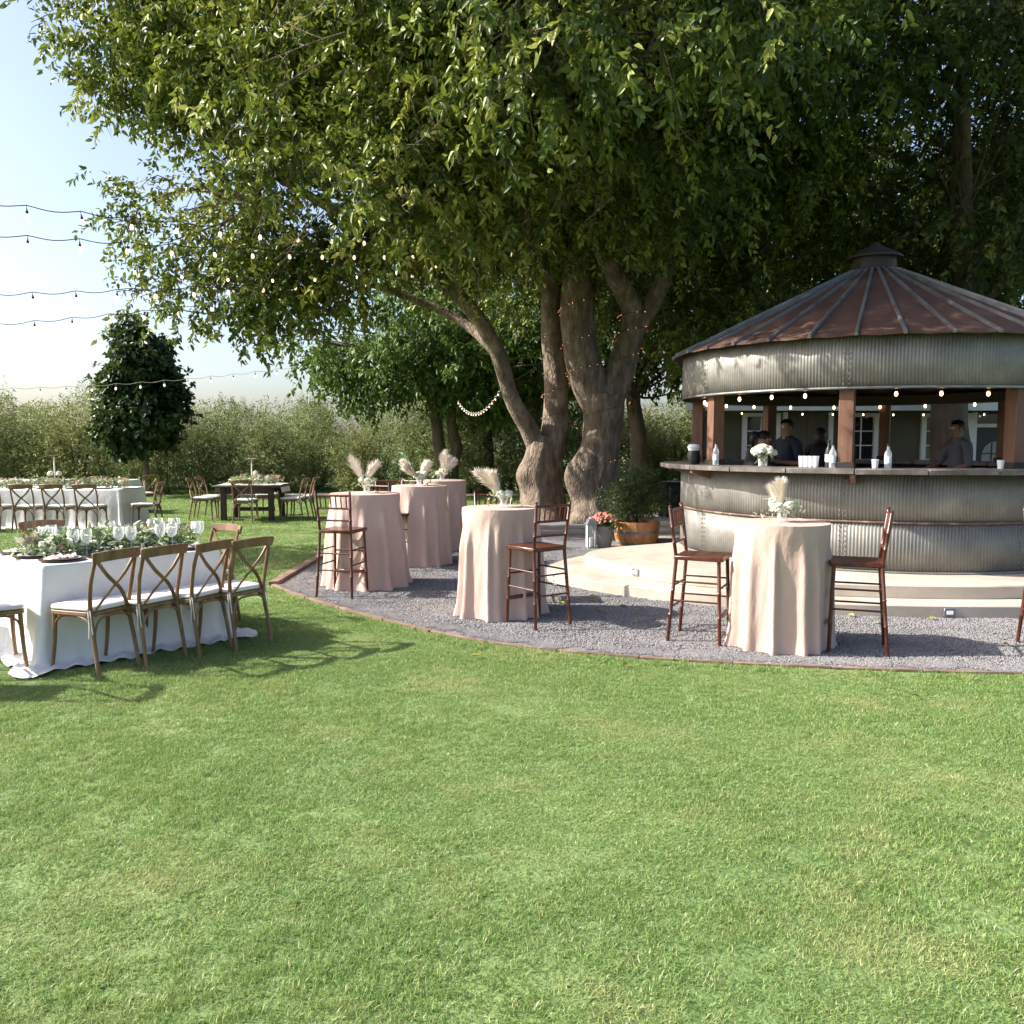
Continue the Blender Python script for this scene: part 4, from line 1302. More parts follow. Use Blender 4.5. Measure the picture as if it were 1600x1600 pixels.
def make_stool():
    t = empty('bar_stool')
    def turned(p, q, r_, nodes=()):
        p, q = Vector(p), Vector(q)
        pts, rr = [], []
        ks = sorted(set([0, 1] + [x + d for x in nodes for d in (-.012, 0, .012)]))
        for u in ks:
            pts.append(p.lerp(q, u)); rr.append(r_ * (1.28 if u in nodes else 1))
        return pts, rr
    for s in (-1, 1):
        mb = MB()
        pts, rr = turned((s * .205, -.235, 0), (s * .178, -.178, .70), .0155, (.33, .62))
        p2, r2 = turned((s * .178, -.180, .71), (s * .196, -.232, 1.11), .0150, (.3, .62))
        mb.tube(pts + p2 + [Vector((s * .197, -.234, 1.118)), Vector((s * .1975, -.235, 1.128)), Vector((s * .198, -.236, 1.138))], rr + r2 + [.009, .014, .005], 8)
        mb.build('back_post', 'mahogany', t)
    for s in (-1, 1):
        pts, rr = turned((s * .195, .195, 0), (s * .172, .172, .69), .0155, (.33, .62))
        MB().tube(pts, rr, 8).build('leg', 'mahogany', t)
    mb = MB()
    poly = [(-.205, .195), (-.185, .21), (.185, .21), (.205, .195), (.195, -.19), (.18, -.2), (-.18, -.2), (-.195, -.19)]
    mb.prism(poly, .686, .722)
    mb.build('seat', 'mahogany', t, bevel=.007)
    yb = lambda z: -.178 - .054 * (z - .71) / .40
    xb = lambda z: .178 + .018 * (z - .71) / .40
    for (z, nm, r_) in ((1.092, 'top_rail', .0125), (.955, 'back_rail', .0115), (.825, 'back_rail', .010)):
        MB().tube([(-xb(z), yb(z), z), (0, yb(z) - .004, z), (xb(z), yb(z), z)], r_, 8).build(nm, 'mahogany', t)
    for i in range(6):
        x = (-.5 + (i + .5) / 6) * .355
        MB().tube([(x, yb(.955), .955), (x, yb(1.02), 1.02), (x * 1.03, yb(1.092), 1.092)], [.0065, .0085, .0065], 6).build('spindle', 'mahogany', t)
    def xl(z): return .195 - .023 * z / .69
    def yr(z): return -.235 + .057 * z / .70
    def yf(z): return .195 - .023 * z / .69
    for z in (.505, .345):
        for s in (-1, 1):
            MB().tube([(s * xl(z), yr(z), z), (s * xl(z), yf(z), z)], .0085, 6).build('stretcher', 'mahogany', t)
    for z in (.47, .29):
        MB().tube([(-xl(z) - .004, yr(z), z), (xl(z) + .004, yr(z), z)], .0085, 6).build('stretcher', 'mahogany', t)
    MB().tube([(-xl(.46), yf(.46), .46), (xl(.46), yf(.46), .46)], .0085, 6).build('stretcher', 'mahogany', t)
    MB().box((0, yf(.23), .23), (2 * xl(.23), .022, .035)).build('foot_rail', 'mahogany', t, bevel=.004)
    return t


def make_cocktail(seed, flare=.06, nf=11):
    r_ = random.Random(seed)
    t = empty('cocktail_table')
    cen = sorted((k + r_.uniform(-.30, .30)) / nf * 2 * math.pi for k in range(nf))
    amp = [r_.uniform(.55, 1.15) for _ in range(nf)]
    wid = [r_.uniform(.055, .110) for _ in range(nf)]
    tw = [r_.uniform(-.10, .10) for _ in range(nf)]
    top0 = [r_.uniform(0, .35) for _ in range(nf)]
    N_ = 168
    def fold(a, s):
        f_ = 0
        for c, am, wd, tt, u0 in zip(cen, amp, wid, tw, top0):
            d = (a - c - tt * s * .35 + math.pi) % (2 * math.pi) - math.pi
            g = max(0.0, min(1, (s - u0 * .25) / .30))
            w_ = wd * (.85 + .30 * s)
            x = abs(d) / w_
            f_ += am * (1 / (1 + x ** 3.2)) * (g * .75 + .25 * s)
        return f_
    mb = MB()
    rows = 22
    for j in range(rows + 1):
        s = j / rows
        for k in range(N_):
            a = 2 * math.pi * k / N_
            fo = fold(a, s)
            rr = .378 + flare * s ** 1.3 * .6 + (fo - .30) * (.056 + .030 * s) * min(1, s * 5) + .0012 * math.sin(23 * a + 14 * s)
            z = 1.068 - 1.062 * s
            if j >= rows - 2:      # the hem spreads on the ground
                rr += (.012 + .018 * fo) * (j - rows + 3) / 3 * (0.7 + .5 * math.sin(5 * a + seed))
                z = max(.008, z - .01)
            if j == 0: rr = .372; z = 1.072
            mb.v.append((rr * math.cos(a), rr * math.sin(a), z))
    for j in range(rows):
        for k in range(N_):
            k2 = (k + 1) % N_
            mb.f.append((j * N_ + k, j * N_ + k2, (j + 1) * N_ + k2, (j + 1) * N_ + k))
    base = len(mb.v)
    for q in (.8, .4):
        mb.v += [(.372 * q * math.cos(2 * math.pi * k / N_), .372 * q * math.sin(2 * math.pi * k / N_), 1.0735 + .0015 * (1 - q)) for k in range(N_)]
    mb.v.append((0, 0, 1.0755))
    for k in range(N_):
        k2 = (k + 1) % N_
        mb.f.append((k, base + k, base + k2, k2))
        mb.f.append((base + k, base + N_ + k, base + N_ + k2, base + k2))
        mb.f.append((base + N_ + k, len(mb.v) - 1, base + N_ + k2))
    mb.build('tablecloth', 'blush_cloth', t, smooth=70)
    MB().lathe([(.001, 1.035), (.36, 1.035), (.362, 1.062), (.001, 1.062)], 32).build('tabletop', 'dark_wood', t)
    MB().lathe([(.001, .02), (.24, .02), (.24, .05), (.04, .07), (.035, 1.035), (.001, 1.035)], 16).build('pedestal', 'iron_dark', t)
    return t


def plume(mb, base, d, length, n_h, rn, w_=.05):
    base, d = Vector(base), Vector(d).normalized()
    bend = Vector((rn.gauss(0, .12), rn.gauss(0, .12), -.10))
    def at(s): return base + d * length * s + bend * length * s * s
    mb.tube([at(s / 6) for s in range(7)], interp([.0028, .001], 6), 4, caps=False)
    for i in range(n_h):
        s = .22 + .78 * rn.random()
        p0 = at(s)
        ax = (at(min(1, s + .03)) - at(s - .03)).normalized()
        side = ax.orthogonal().normalized()
        side.rotate(Quaternion(ax, rn.uniform(0, 6.28)))
        ln = w_ * (1.25 - .75 * abs(s - .5) * 2) * rn.uniform(.6, 1.3) * 1.6
        tip = p0 + ax * ln * .85 + side * ln * .55 + Vector((0, 0, -.012)) * rn.random()
        wv = ax.cross(side) * .0024
        b = len(mb.v)
        mid = p0.lerp(tip, .5) + ax * ln * .06
        mb.v += [tuple(p0), tuple(mid - wv), tuple(tip), tuple(mid + wv)]
        mb.f.append((b, b + 1, b + 2, b + 3))


def bloom(mb, c, r_, rn, n_=26):
    c = Vector(c)
    for i in range(n_):
        u = (i + .5) / n_
        ph = i * 2.39996
        el = math.acos(1 - 1.55 * u)
        d = Vector((math.sin(el) * math.cos(ph), math.sin(el) * math.sin(ph), math.cos(el)))
        s = d.cross(Vector((0, 0, 1)) if abs(d.z) < .95 else Vector((1, 0, 0))).normalized()
        t_ = d.cross(s)
        k = r_ * rn.uniform(.85, 1.1)
        q = r_ * .52
        b = len(mb.v)
        ctr = c + d * k * .75
        mb.v += [tuple(ctr - t_ * q * .9), tuple(ctr + s * q + d * q * .35), tuple(ctr + t_ * q * .9 + d * q * .55), tuple(ctr - s * q + d * q * .35), tuple(c + d * k * .5)]
        mb.f += [(b, b + 1, b + 2, b + 3), (b, b + 3, b + 4), (b + 1, b + 4, b + 2)]


def make_pampas(seed, lean=(-.5, 0), tall=.34, n_pl=3, spread=.35):
    rn = random.Random(seed)
    t = empty('pampas_arrangement')
    MB().lathe([(.001, 0), (.042, 0), (.045, .006), (.034, .03), (.036, .055), (.052, .10), (.049, .10), (.033, .055), (.03, .03), (.001, .012)], 18).build('vase', 'glass', t)
    for i in range(n_pl):
        mb = MB()
        d = (lean[0] + rn.gauss(0, spread), lean[1] + rn.gauss(0, spread), 1.15)
        plume(mb, (0, 0, .06), d, tall * rn.uniform(.85, 1.25), 560, rn, .075)
        mb.build('plume', 'pampas', t, smooth=0)
    for i in range(6):
        a = i * 2 * math.pi / 6 + rn.uniform(-.3, .3)
        mb = MB()
        rr = rn.uniform(.04, .085)
        bloom(mb, (rr * math.cos(a), rr * math.sin(a), .105 + rn.uniform(0, .05)), rn.uniform(.030, .045), rn)
        mb.build('bloom', 'petal_white', t, smooth=0)
    C = np.array([[rn.gauss(0, .05), rn.gauss(0, .05), .09] for _ in range(14)])
    O = unit(np.concatenate([C[:, :2] * 14, np.full((14, 1), .5)], 1))
    V, F, T = spray_leaves(C, O, 6, .14, .045, .018, droop=0, leaf_droop=0, tmean=.6)
    link(bpy.data.objects.new('greenery', quad_mesh('greenery', V, F, T, 'leaf_garland')), t)['kind'] = 'stuff'
    return t


# ---- cocktail tables with their stools and arrangements
TABLES = [(2.20, 7.00, 101, 'blush draped cocktail table nearest the camera between two facing stools', (-.15, .1), .24, 2, .18),
          (-.11, 8.32, 202, 'blush draped cocktail table in the middle with a large leaning pampas plume', (-.75, 0), .36, 3, .16),
          (-1.70, 9.98, 303, 'blush draped cocktail table nearest the edging corner of the gravel', (-.25, 0), .34, 2, .14),
          (-1.26, 11.75, 404, 'blush draped cocktail table second in the left row, with spreading pampas', (-.2, 0), .34, 4, .65),
          (-1.08, 13.35, 505, 'blush draped cocktail table farthest back in the left row', (.2, 0), .40, 4, .55)]
PL = ['small pale pampas posy with white roses on the nearest cocktail table', 'white floral posy with one long pampas plume leaning over the middle table',
      'upright pampas plume with white flowers on the table by the edging corner', 'spreading cream pampas bunch on the second table of the left row',
      'wide pampas bunch on the farthest cocktail table']
for i, (x, y, sd, lb, lean, tall, npl, spr) in enumerate(TABLES):
    t = make_cocktail(sd, flare=(.0, .05, .09, .06, .07)[i], nf=(13, 13, 11, 12, 12)[i])
    t.location = (x, y, .014); t.rotation_euler.z = sd
    zs = (.945, .965, 1, 1, 1)[i]
    t.scale = ((1, 1, 1.07, 1, 1)[i],) * 2 + (zs,)
    tag(t, lb, 'table', 'blush draped cocktail tables')
    q = make_pampas(sd, lean, tall, npl, spr)
    q.location = (x + (.0, .03, .02, 0, 0)[i], y, 1.0755 * zs + .0145)
    tag(q, PL[i], 'flowers', 'pampas arrangements on the cocktail tables')

stool = make_stool()
STOOLS = [(1.60, 7.20, -115, 'dark red wooden bar stool facing right at the nearest cocktail table'),
          (2.76, 6.86, 70, 'dark red wooden bar stool facing left at the nearest cocktail table'),
          (4.36, 6.80, -108, 'dark red wooden bar stool cut off by the right edge of the picture'),
          (.225, 7.83, 38, 'dark red wooden bar stool with its back to the camera at the middle cocktail table'),
          (-.20, 9.02, 180, 'dark red wooden bar stool showing only its back behind the middle cocktail table'),
          (-1.84, 9.34, -14, 'dark red wooden bar stool with its back to the camera by the edging corner'),
          (-1.62, 11.30, -30, 'dark red wooden bar stool at the second table of the left row'),
          (-1.34, 12.74, -32, 'dark red wooden bar stool at the farthest cocktail table of the left row'),
          (-1.80, 12.30, 175, 'dark red wooden bar stool behind the second table of the left row')]
for i, (x, y, a, lb) in enumerate(STOOLS):
    o = stool if i == 0 else copy_tree(stool)
    o.location = (x, y, .018); o.rotation_euler.z = R(a)
    tag(o, lb, 'bar stool', 'dark red bar stools at the cocktail tables')


# ---- long dining tables with cloths
def cloth_table(name, cx, cy, ang, lx, ly, label, seed, mat_='white_cloth', puddle=.10, zt=.765):
    rn = random.Random(seed)
    t = empty(name, (cx, cy, 0), ang, label, 'table')
    hx, hy, rc = lx / 2, ly / 2, .03
    per = []
    def edge(p, q, nrm, k):
        for i in range(k):
            u = i / k
            per.append((p[0] + (q[0] - p[0]) * u, p[1] + (q[1] - p[1]) * u, nrm[0], nrm[1], 0))
    def corner(c, a0):
        for i in range(8):
            a = R(a0 + 90 * i / 8)
            per.append((c[0] + rc * math.cos(a), c[1] + rc * math.sin(a), math.cos(a), math.sin(a), math.sin(math.pi * (i) / 8)))
    kx, ky = int(lx / .035), int(ly / .035)
    edge((-hx + rc, -hy), (hx - rc, -hy), (0, -1), kx); corner((hx - rc, -hy + rc), -90)
    edge((hx, -hy + rc), (hx, hy - rc), (1, 0), ky); corner((hx - rc, hy - rc), 0)
    edge((hx - rc, hy), (-hx + rc, hy), (0, 1), kx); corner((-hx + rc, hy - rc), 90)
    edge((-hx, hy - rc), (-hx, -hy + rc), (-1, 0), ky); corner((-hx + rc, -hy + rc), 180)
    np_ = len(per)
    ph = [rn.uniform(0, 6.28) for _ in range(8)]
    mb = MB()
    prof = [(0, zt, 0), (.008, zt - .006, 0), (.012, zt - .03, .05), (.018, zt - .15, .25), (.03, zt - .32, .5), (.045, zt - .5, .75), (.06, .16, .95), (.075, .06, 1.1), (.11, .022, 1.5), (.11 + puddle * .6, .02, 2.2), (.11 + puddle, .008, 2.6)]
    for (off, z, fk) in prof:
        for i, (x, y, nx, ny, cr) in enumerate(per):
            s = i / np_ * 2 * math.pi
            f_ = .5 * math.sin(9 * s + ph[0]) + .35 * math.sin(17 * s + ph[1]) + .3 * math.sin(31 * s + ph[2]) + .2 * math.sin(53 * s + ph[3])
            o_ = off + fk * (.016 * f_ + .045 * cr)
            zz = z
            if fk > 1.3:
                zz = max(.006, z + .022 * math.sin(37 * s + ph[4] + fk * 2) * (.6 if fk > 2.4 else 1) + .012)
            if z == zt: zz = zt
            mb.v.append((x + nx * o_, y + ny * o_, zz))
    for j in range(len(prof) - 1):
        for i in range(np_):
            i2 = (i + 1) % np_
            mb.f.append((j * np_ + i, j * np_ + i2, (j + 1) * np_ + i2, (j + 1) * np_ + i))
    mb.f.append(tuple(range(np_)))
    mb.build('tablecloth', mat_, t, smooth=70)
    MB().box((0, 0, zt - .025), (lx - .01, ly - .01, .03)).build('tabletop', 'dark_wood', t)
    for sx in (-1, 1):
        for sy in (-1, 1):
            MB().box((sx * (hx - .08), sy * (hy - .08), (zt - .04) / 2), (.06, .06, zt - .04)).build('leg', 'dark_wood', t)
    return t


AX = R(46.0)
nearT = cloth_table('dining_table', -3.38, 7.22, AX, 1.40, 1.10, 'white clothed dining table in the foreground set with flowers and glasses', 5)
midT = cloth_table('dining_table', -9.2, 17.15, 0.0, 3.3, 1.1, 'long white clothed dining table farther back at the left', 6, puddle=.04)
farT = cloth_table('dining_table', -10.6, 20.6, 0.0, 3.0, 1.1, 'white clothed dining table hidden behind the long table', 8, puddle=.03)

# dark bare wooden table
dt = empty('dining_table', (-5.62, 18.75, 0), R(2), 'bare dark wooden table with cloth runner and chairs on the far lawn', 'table')
MB().box((0, 0, .735), (1.40, 1.30, .045)).build('tabletop', 'dark_wood', dt, bevel=.006)
for sx in (-1, 1):
    for sy in (-1, 1):
        MB().box((sx * .50, sy * .50, .356), (.11, .11, .712)).build('leg', 'dark_wood', dt, bevel=.006)
for sy in (-1, 1):
    MB().box((0, sy * .50, .64), (.88, .04, .13)).build('apron', 'dark_wood', dt)
MB().box((0, 0, .22), (.9, .10, .08)).build('stretcher', 'dark_wood', dt)

chair = make_crossback()
ux, uy = math.cos(AX), math.sin(AX)
px_, py_ = -uy, ux            # towards the table's left side
CH = []
ord_ = ['first', 'second', 'third', 'fourth']
for k in range(4):
    q = k - 1.5
    CH.append((-2.73 + .262 * q, 6.73 + .262 * q, R((66, 61, 68, 57)[k]), '%s cross-back chair from the camera on the near long side of the white table' % ord_[k], 'cross-back chairs at the foreground table'))
CH += [(-3.84, 6.26, AX - R(90) + R(-6), 'cross-back chair at the left edge facing the near end of the white table', 'cross-back chairs at the foreground table'),
       (-4.62, 6.72, AX - R(90) + R(3), 'cross-back chair mostly outside the left edge at the foreground table end', 'cross-back chairs at the foreground table'),
       (-2.82, 8.02, AX + R(90), 'cross-back chair at the far end of the foreground table', 'cross-back chairs at the foreground table'),
       (-3.36, 8.28, AX + R(98), 'cross-back chair at the far back corner of the foreground table', 'cross-back chairs at the foreground table'),
       (-4.45, 8.28, AX + R(176), 'cross-back chair on the far long side behind the flower garland', 'cross-back chairs at the foreground table'),
       (-4.86, 7.92, AX + R(184), 'cross-back chair on the far long side at the left picture edge', 'cross-back chairs at the foreground table')]
CH.append((-3.86, 5.66, R(92), 'cross-back chair just beyond the left edge casting a shadow on the grass', 'cross-back chairs at the foreground table'))
# the far end pair looks back at the camera, the far side pair faces the near side
CH[6] = (-2.84, 7.86, AX + R(90 + 12), CH[6][3], CH[6][4])
CH[7] = (-3.30, 8.06, AX + R(168), CH[7][3], CH[7][4])
lab = ['first', 'second', 'third', 'fourth', 'fifth']
for k in range(5):
    CH.append((-10.22 + .585 * k - .0, 16.16, R((2, -3, 2, -2, 4)[k]), 'cross-back chair with its back to the camera at the long back table, %s from left' % lab[k], 'cross-back chairs at the long back table'))
CH.append((-7.12, 16.75, R(96), 'cross-back chair at the right end of the long back table', 'cross-back chairs at the long back table'))
for k in range(3):
    CH.append((-9.9 + .75 * k, 18.1, R((178, 183, 176)[k]), 'cross-back chair facing the camera behind the long back table, %s from left' % lab[k], 'cross-back chairs at the long back table'))
for k, (x, y, a, lb) in enumerate([(-8.65, 20.2, 62, 'cross-back chair at the end of the hidden far table, beside the dark tree'), (-9.3, 19.75, 8, 'cross-back chair in front of the hidden far table')]):
    CH.append((x, y, R(a), lb, 'cross-back chairs at the hidden far table'))
for (x, y, a, lb) in [(-6.62, 18.55, -84, 'cross-back chair on the left of the bare dark table, nearer one'), (-6.64, 19.15, -95, 'cross-back chair on the left of the bare dark table, farther one'),
                      (-5.52, 17.86, 2, 'cross-back chair with its back to the camera in front of the bare dark table'), (-4.70, 18.50, 86, 'cross-back chair on the right of the bare dark table, nearer one'),
                      (-4.66, 19.10, 95, 'cross-back chair on the right of the bare dark table, farther one'), (-5.6, 19.75, 178, 'cross-back chair behind the bare dark table')]:
    CH.append((x, y, R(a), lb, 'cross-back chairs at the bare dark table'))
for i, (x, y, a, lb, gr) in enumerate(CH):
    o = chair if i == 0 else copy_tree(chair)
    o.location = (x, y, .004); o.rotation_euler.z = a + R(0)
    s_ = .93 if i < 11 else 1.0
    o.scale = (s_, s_, 1.0)
    tag(o, lb, 'chair', gr)


# ---- things on the tables
def wine_glass():
    t = empty('wine_glass')
    MB().lathe([(.001, 0), (.034, 0), (.034, .003), (.006, .010), (.004, .02), (.004, .085), (.012, .095), (.034, .118), (.041, .150), (.037, .195), (.0355, .195), (.0395, .150), (.032, .119), (.010, .098), (.001, .096)], 20).build('bowl', 'glass', t)
    return t


def charger():
    t = empty('charger_plate')
    MB().lathe([(.001, 0), (.10, 0), (.165, .010), (.166, .014), (.12, .008), (.001, .006)], 32).build('rim', 'charger', t)
    MB().lathe([(.001, .007), (.08, .009), (.132, .020), (.133, .023), (.085, .013), (.001, .011)], 32).build('plate', 'porcelain', t)
    return t


def napkin(rn):
    mb = MB()
    nx, ny = 10, 7
    for j in range(ny + 1):
        for i in range(nx + 1):
            x = (i / nx - .5) * .20; y = (j / ny - .5) * .12
            mb.v.append((x, y, .028 + .016 * math.sin(i * 1.1 + rn.uniform(-.2, .2)) * math.sin(j * .9) + .012 * rn.random()))
    for j in range(ny):
        for i in range(nx):
            a = j * (nx + 1) + i
            mb.f.append((a, a + 1, a + nx + 2, a + nx + 1))
    return mb


def on_near(u, v):
    """point on the foreground table: u along its length, v across towards its far side"""
    return (-3.38 + ux * u * .86 + px_ * v * .9, 7.22 + uy * u * .86 + py_ * v * .9)


ch0, wg0 = charger(), wine_glass()
PS = [(-.58, -.40), (-.18, -.42), (.22, -.42), (.62, -.40), (-.66, .02), (-.66, .42), (-.1, .44), (.4, .44), (.66, .1)]
desc = ['nearest corner of the foreground table', 'second place on the foreground table near side', 'third place on the foreground table near side', 'last place on the foreground table near side',
        'near end of the foreground table', 'left back corner of the foreground table', 'far side of the foreground table middle', 'far side of the foreground table end', 'far end of the foreground table']
for i, ((u, v), d_) in enumerate(zip(PS, desc)):
    x, y = on_near(u, v)
    o = ch0 if i == 0 else copy_tree(ch0)
    o.location = (x, y, .767)
    tag(o, 'dark rimmed charger with white plate at the ' + d_, 'plate', 'place settings on the foreground table')
    rn = random.Random(i)
    nk = napkin(rn).build('napkin', 'napkin', None, smooth=60)
    nk.location = (x, y, .767); nk.rotation_euler.z = AX + rn.uniform(-.5, .5)
    tag(nk, 'blush folded napkin on the plate at the ' + d_, 'napkin', 'napkins on the foreground table')
k = 0
for i, ((u, v), d_) in enumerate(zip(PS, desc)):
    for j, (du, dv) in enumerate(((.16, .16 if v < 0.2 else -.14), (.25, .10 if v < .2 else -.08))):
        o = wg0 if k == 0 else copy_tree(wg0)
        x, y = on_near(min(.76, u + du), v + dv)
        o.location = (x, y, .767)
        tag(o, ('taller' if j == 0 else 'outer') + ' clear stemmed glass at the ' + d_, 'glass', 'glasses on the foreground table')
        if j == 0: o.scale = (1.08, 1.08, 1.12)
        k += 1

# ---- flower garland runner on the foreground table
def garland(cx, cy, ang, ln, wd, zt, label, dens, seed):
    rn = random.Random(seed)
    t = empty('flower_garland', (cx, cy, zt), ang, label, 'flowers')
    n_ = int(dens * ln)
    C = np.stack([rng.uniform(-ln / 2, ln / 2, n_), rng.normal(0, wd * .3, n_), rng.uniform(.01, .09, n_)], 1)
    O = unit(np.stack([rng.normal(0, .5, n_), C[:, 1] / wd * 1.6, np.full(n_, .55)], 1))
    V, F, T = spray_leaves(C, O, 8, .16, .062, .030, droop=.05, leaf_droop=.05, tmean=.55, tvar=.25, sink=.2)
    V[:, 2] = np.maximum(V[:, 2], .004)
    link(bpy.data.objects.new('greenery', quad_mesh('greenery', V, F, T, 'leaf_garland')), t)['kind'] = 'stuff'
    for i in range(int(ln * 22)):
        mb = MB()
        bloom(mb, (rn.uniform(-ln / 2, ln / 2), rn.gauss(0, wd * .25), rn.uniform(.07, .14)), rn.uniform(.026, .048), rn, 20)
        mb.build('bloom', rn.choice(['petal_white', 'petal_white', 'petal_blush', 'petal_white']), t, smooth=0)
    for i in range(int(ln * 20)):
        mb = MB()
        plume(mb, (rn.uniform(-ln / 2, ln / 2), rn.gauss(0, wd * .25), .05), (rn.gauss(0, .5), rn.gauss(0, .5), 1), rn.uniform(.12, .20), 90, rn, .035)
        mb.build('filler_sprig', rn.choice(['petal_blush', 'pampas']), t, smooth=0)
    return t


x, y = on_near(0.0, .02)
garland(x, y, AX, 1.25, .32, .768, 'green and white flower garland with blush sprigs along the foreground table', 240, 3)
garland(-9.0, 17.15, 0, 2.6, .34, .768, 'pale flower garland along the long back table', 90, 4)
garland(-5.62, 18.75, 0, .9, .36, .76, 'pale dried flower centrepiece on the bare dark table', 90, 7)

# runner on the dark table
mb = MB()
for i in range(15):
    x = -.78 + 1.56 * i / 14
    edge_ = max(0, abs(x) - .705)
    for j in range(9):
        y = -.42 + .84 * j / 8
        mb.v.append((max(-.715, min(.715, x)) + (.012 * math.sin(j * 2.1) if edge_ else 0), y, .764 - edge_ * 2.2 + .004 * math.sin(i * 1.7 + j)))
for i in range(14):
    for j in range(8):
        a = i * 9 + j
        mb.f.append((a, a + 1, a + 10, a + 9))
o = mb.build('table_runner', 'cushion', None, smooth=60)
o.location = (-5.62, 18.75, 0); o.rotation_euler.z = R(2)
tag(o, 'crumpled pale cloth runner over the bare dark table', 'table runner')

# tall centrepiece stands
for (x, y, lb, h_) in ((-9.05, 17.1, 'tall thin stand with flat dark top on the long back table', .62), (-5.66, 18.8, 'tall thin stand on the bare dark table', .52)):
    t = empty('centrepiece_stand', (x, y, .768), 0, lb, 'stand')
    MB().lathe([(.001, 0), (.07, 0), (.07, .012), (.018, .022), (.013, .05), (.013, h_), (.001, h_)], 14).build('stem', 'pampas', t)
    MB().lathe([(.001, h_), (.13, h_ + .004), (.135, h_ + .018), (.02, h_ + .03), (.001, h_ + .03)], 18).build('flat_top', 'iron_dark' if x < -8 else 'twig', t)
    for s in ((-1, 1) if x < -8 else (1,)):
        mb = MB(); bloom(mb, (s * .085, 0, h_ * .45), .055, random.Random(5), 30); mb.build('bloom', 'petal_white', t, smooth=0)
        MB().tube([(s * .02, 0, .02), (s * .085, 0, h_ * .42)], .003, 5).build('flower_stem', 'twig', t)

# place settings on the back table
for k in range(6):
    o = copy_tree(ch0)
    o.location = (-10.2 + .56 * k, 16.78, .767)
    tag(o, 'white plate on the long back table, %s from its left end' % ['first', 'second', 'third', 'fourth', 'fifth', 'sixth'][k], 'plate', 'plates on the long back table')

# ================================================================== PLANTERS AND SMALL THINGS BY THE TERRACE
# half barrel with a rosemary-like shrub
brl = empty('barrel_planter', (2.02, 13.95, .014), 0, 'orange oak half-barrel planter with a grey metal band', 'planter')
NSV = 22
for k in range(NSV):
    a0, a1 = 2 * math.pi * k / NSV + .006, 2 * math.pi * (k + 1) / NSV - .006
    mb = MB()
    for (r_, z) in ((.315, 0), (.352, .13), (.372, .27), (.380, .385)):
        for rr in (r_, r_ - .025):
            for a in (a0, a1):
                mb.v.append((rr * math.cos(a), rr * math.sin(a), z))
    for j in range(3):
        b = j * 4
        mb.f += [(b, b + 1, b + 5, b + 4), (b + 2, b + 6, b + 7, b + 3), (b, b + 4, b + 6, b + 2), (b + 1, b + 3, b + 7, b + 5)]
    mb.f += [(0, 2, 3, 1), (12, 13, 15, 14)]
    mb.build('stave', 'barrel_wood', brl)
for (z, r_) in ((.20, .366), (.02, .324), (.355, .384)):
    if z == .355: continue
    MB().lathe([(r_ - .004, z), (r_, z), (r_ + .006, z + .042), (r_ + .002, z + .042)], 44).build('metal_band', 'steel_grey', brl)
MB().lathe([(.001, .33), (.35, .335)], 24).build('soil', 'soil', brl)
shr = empty('planter_shrub', (2.02, 13.95, .345), 0, 'rounded dark green shrub growing in the orange barrel planter', 'shrub')
lob = [((2.02, 13.95, .82), (.42, .40, .30)), ((1.78, 13.9, .68), (.30, .30, .22)), ((2.28, 13.9, .72), (.32, .30, .24)), ((2.1, 13.9, 1.02), (.26, .26, .18)), ((1.95, 13.9, .54), (.26, .26, .14))]
C, O = lobe_sprays(lob, 330, fill=.3, rough=.3)
V, F, T = spray_leaves(C - np.array([2.02, 13.95, .345]), O, 9, .17, .042, .013, droop=-.2, leaf_droop=-.1, up=.2, tmean=.45, tvar=.2, simple=True, sink=0)
link(bpy.data.objects.new('foliage', quad_mesh('foliage', V, F, T, 'leaf_shrub')), shr)
mb = MB()
for k in range(9):
    a = rnd.uniform(0, 6.28)
    limb(mb, [(0, 0, -.01), (.08 * math.cos(a), .08 * math.sin(a), .18), (.26 * math.cos(a), .26 * math.sin(a), .42)], [.014, .010, .004], 3, 6)
mb.build('stems', 'bark_dark', shr)
# pot of pink flowers
pot = empty('flower_pot', (1.44, 13.62, .014), 0, 'pale round pot beside the barrel filled with pink chrysanthemums', 'flower pot')
MB().lathe([(.001, 0), (.13, 0), (.175, .30), (.185, .30), (.185, .335), (.165, .335), (.16, .29), (.001, .285)], 26).build('pot', 'terracotta', pot)
C = np.stack([rng.normal(0, .08, 90), rng.normal(0, .08, 90), rng.uniform(.30, .42, 90)], 1)
O = unit(np.concatenate([C[:, :2] * 7, np.full((90, 1), .5)], 1))
V, F, T = spray_leaves(C, O, 7, .10, .05, .028, droop=.1, leaf_droop=.1, tmean=.45)
link(bpy.data.objects.new('foliage', quad_mesh('foliage', V, F, T, 'leaf_small_tree')), pot)
rn = random.Random(9)
for k in range(60):
    a, q = rn.uniform(0, 6.28), rn.random() ** .5
    mb = MB(); bloom(mb, (.24 * q * math.cos(a), .22 * q * math.sin(a), .53 - .12 * q * q + rn.uniform(-.02, .02)), rn.uniform(.020, .030), rn, 14)
    mb.build('bloom', 'petal_pink', pot, smooth=0)
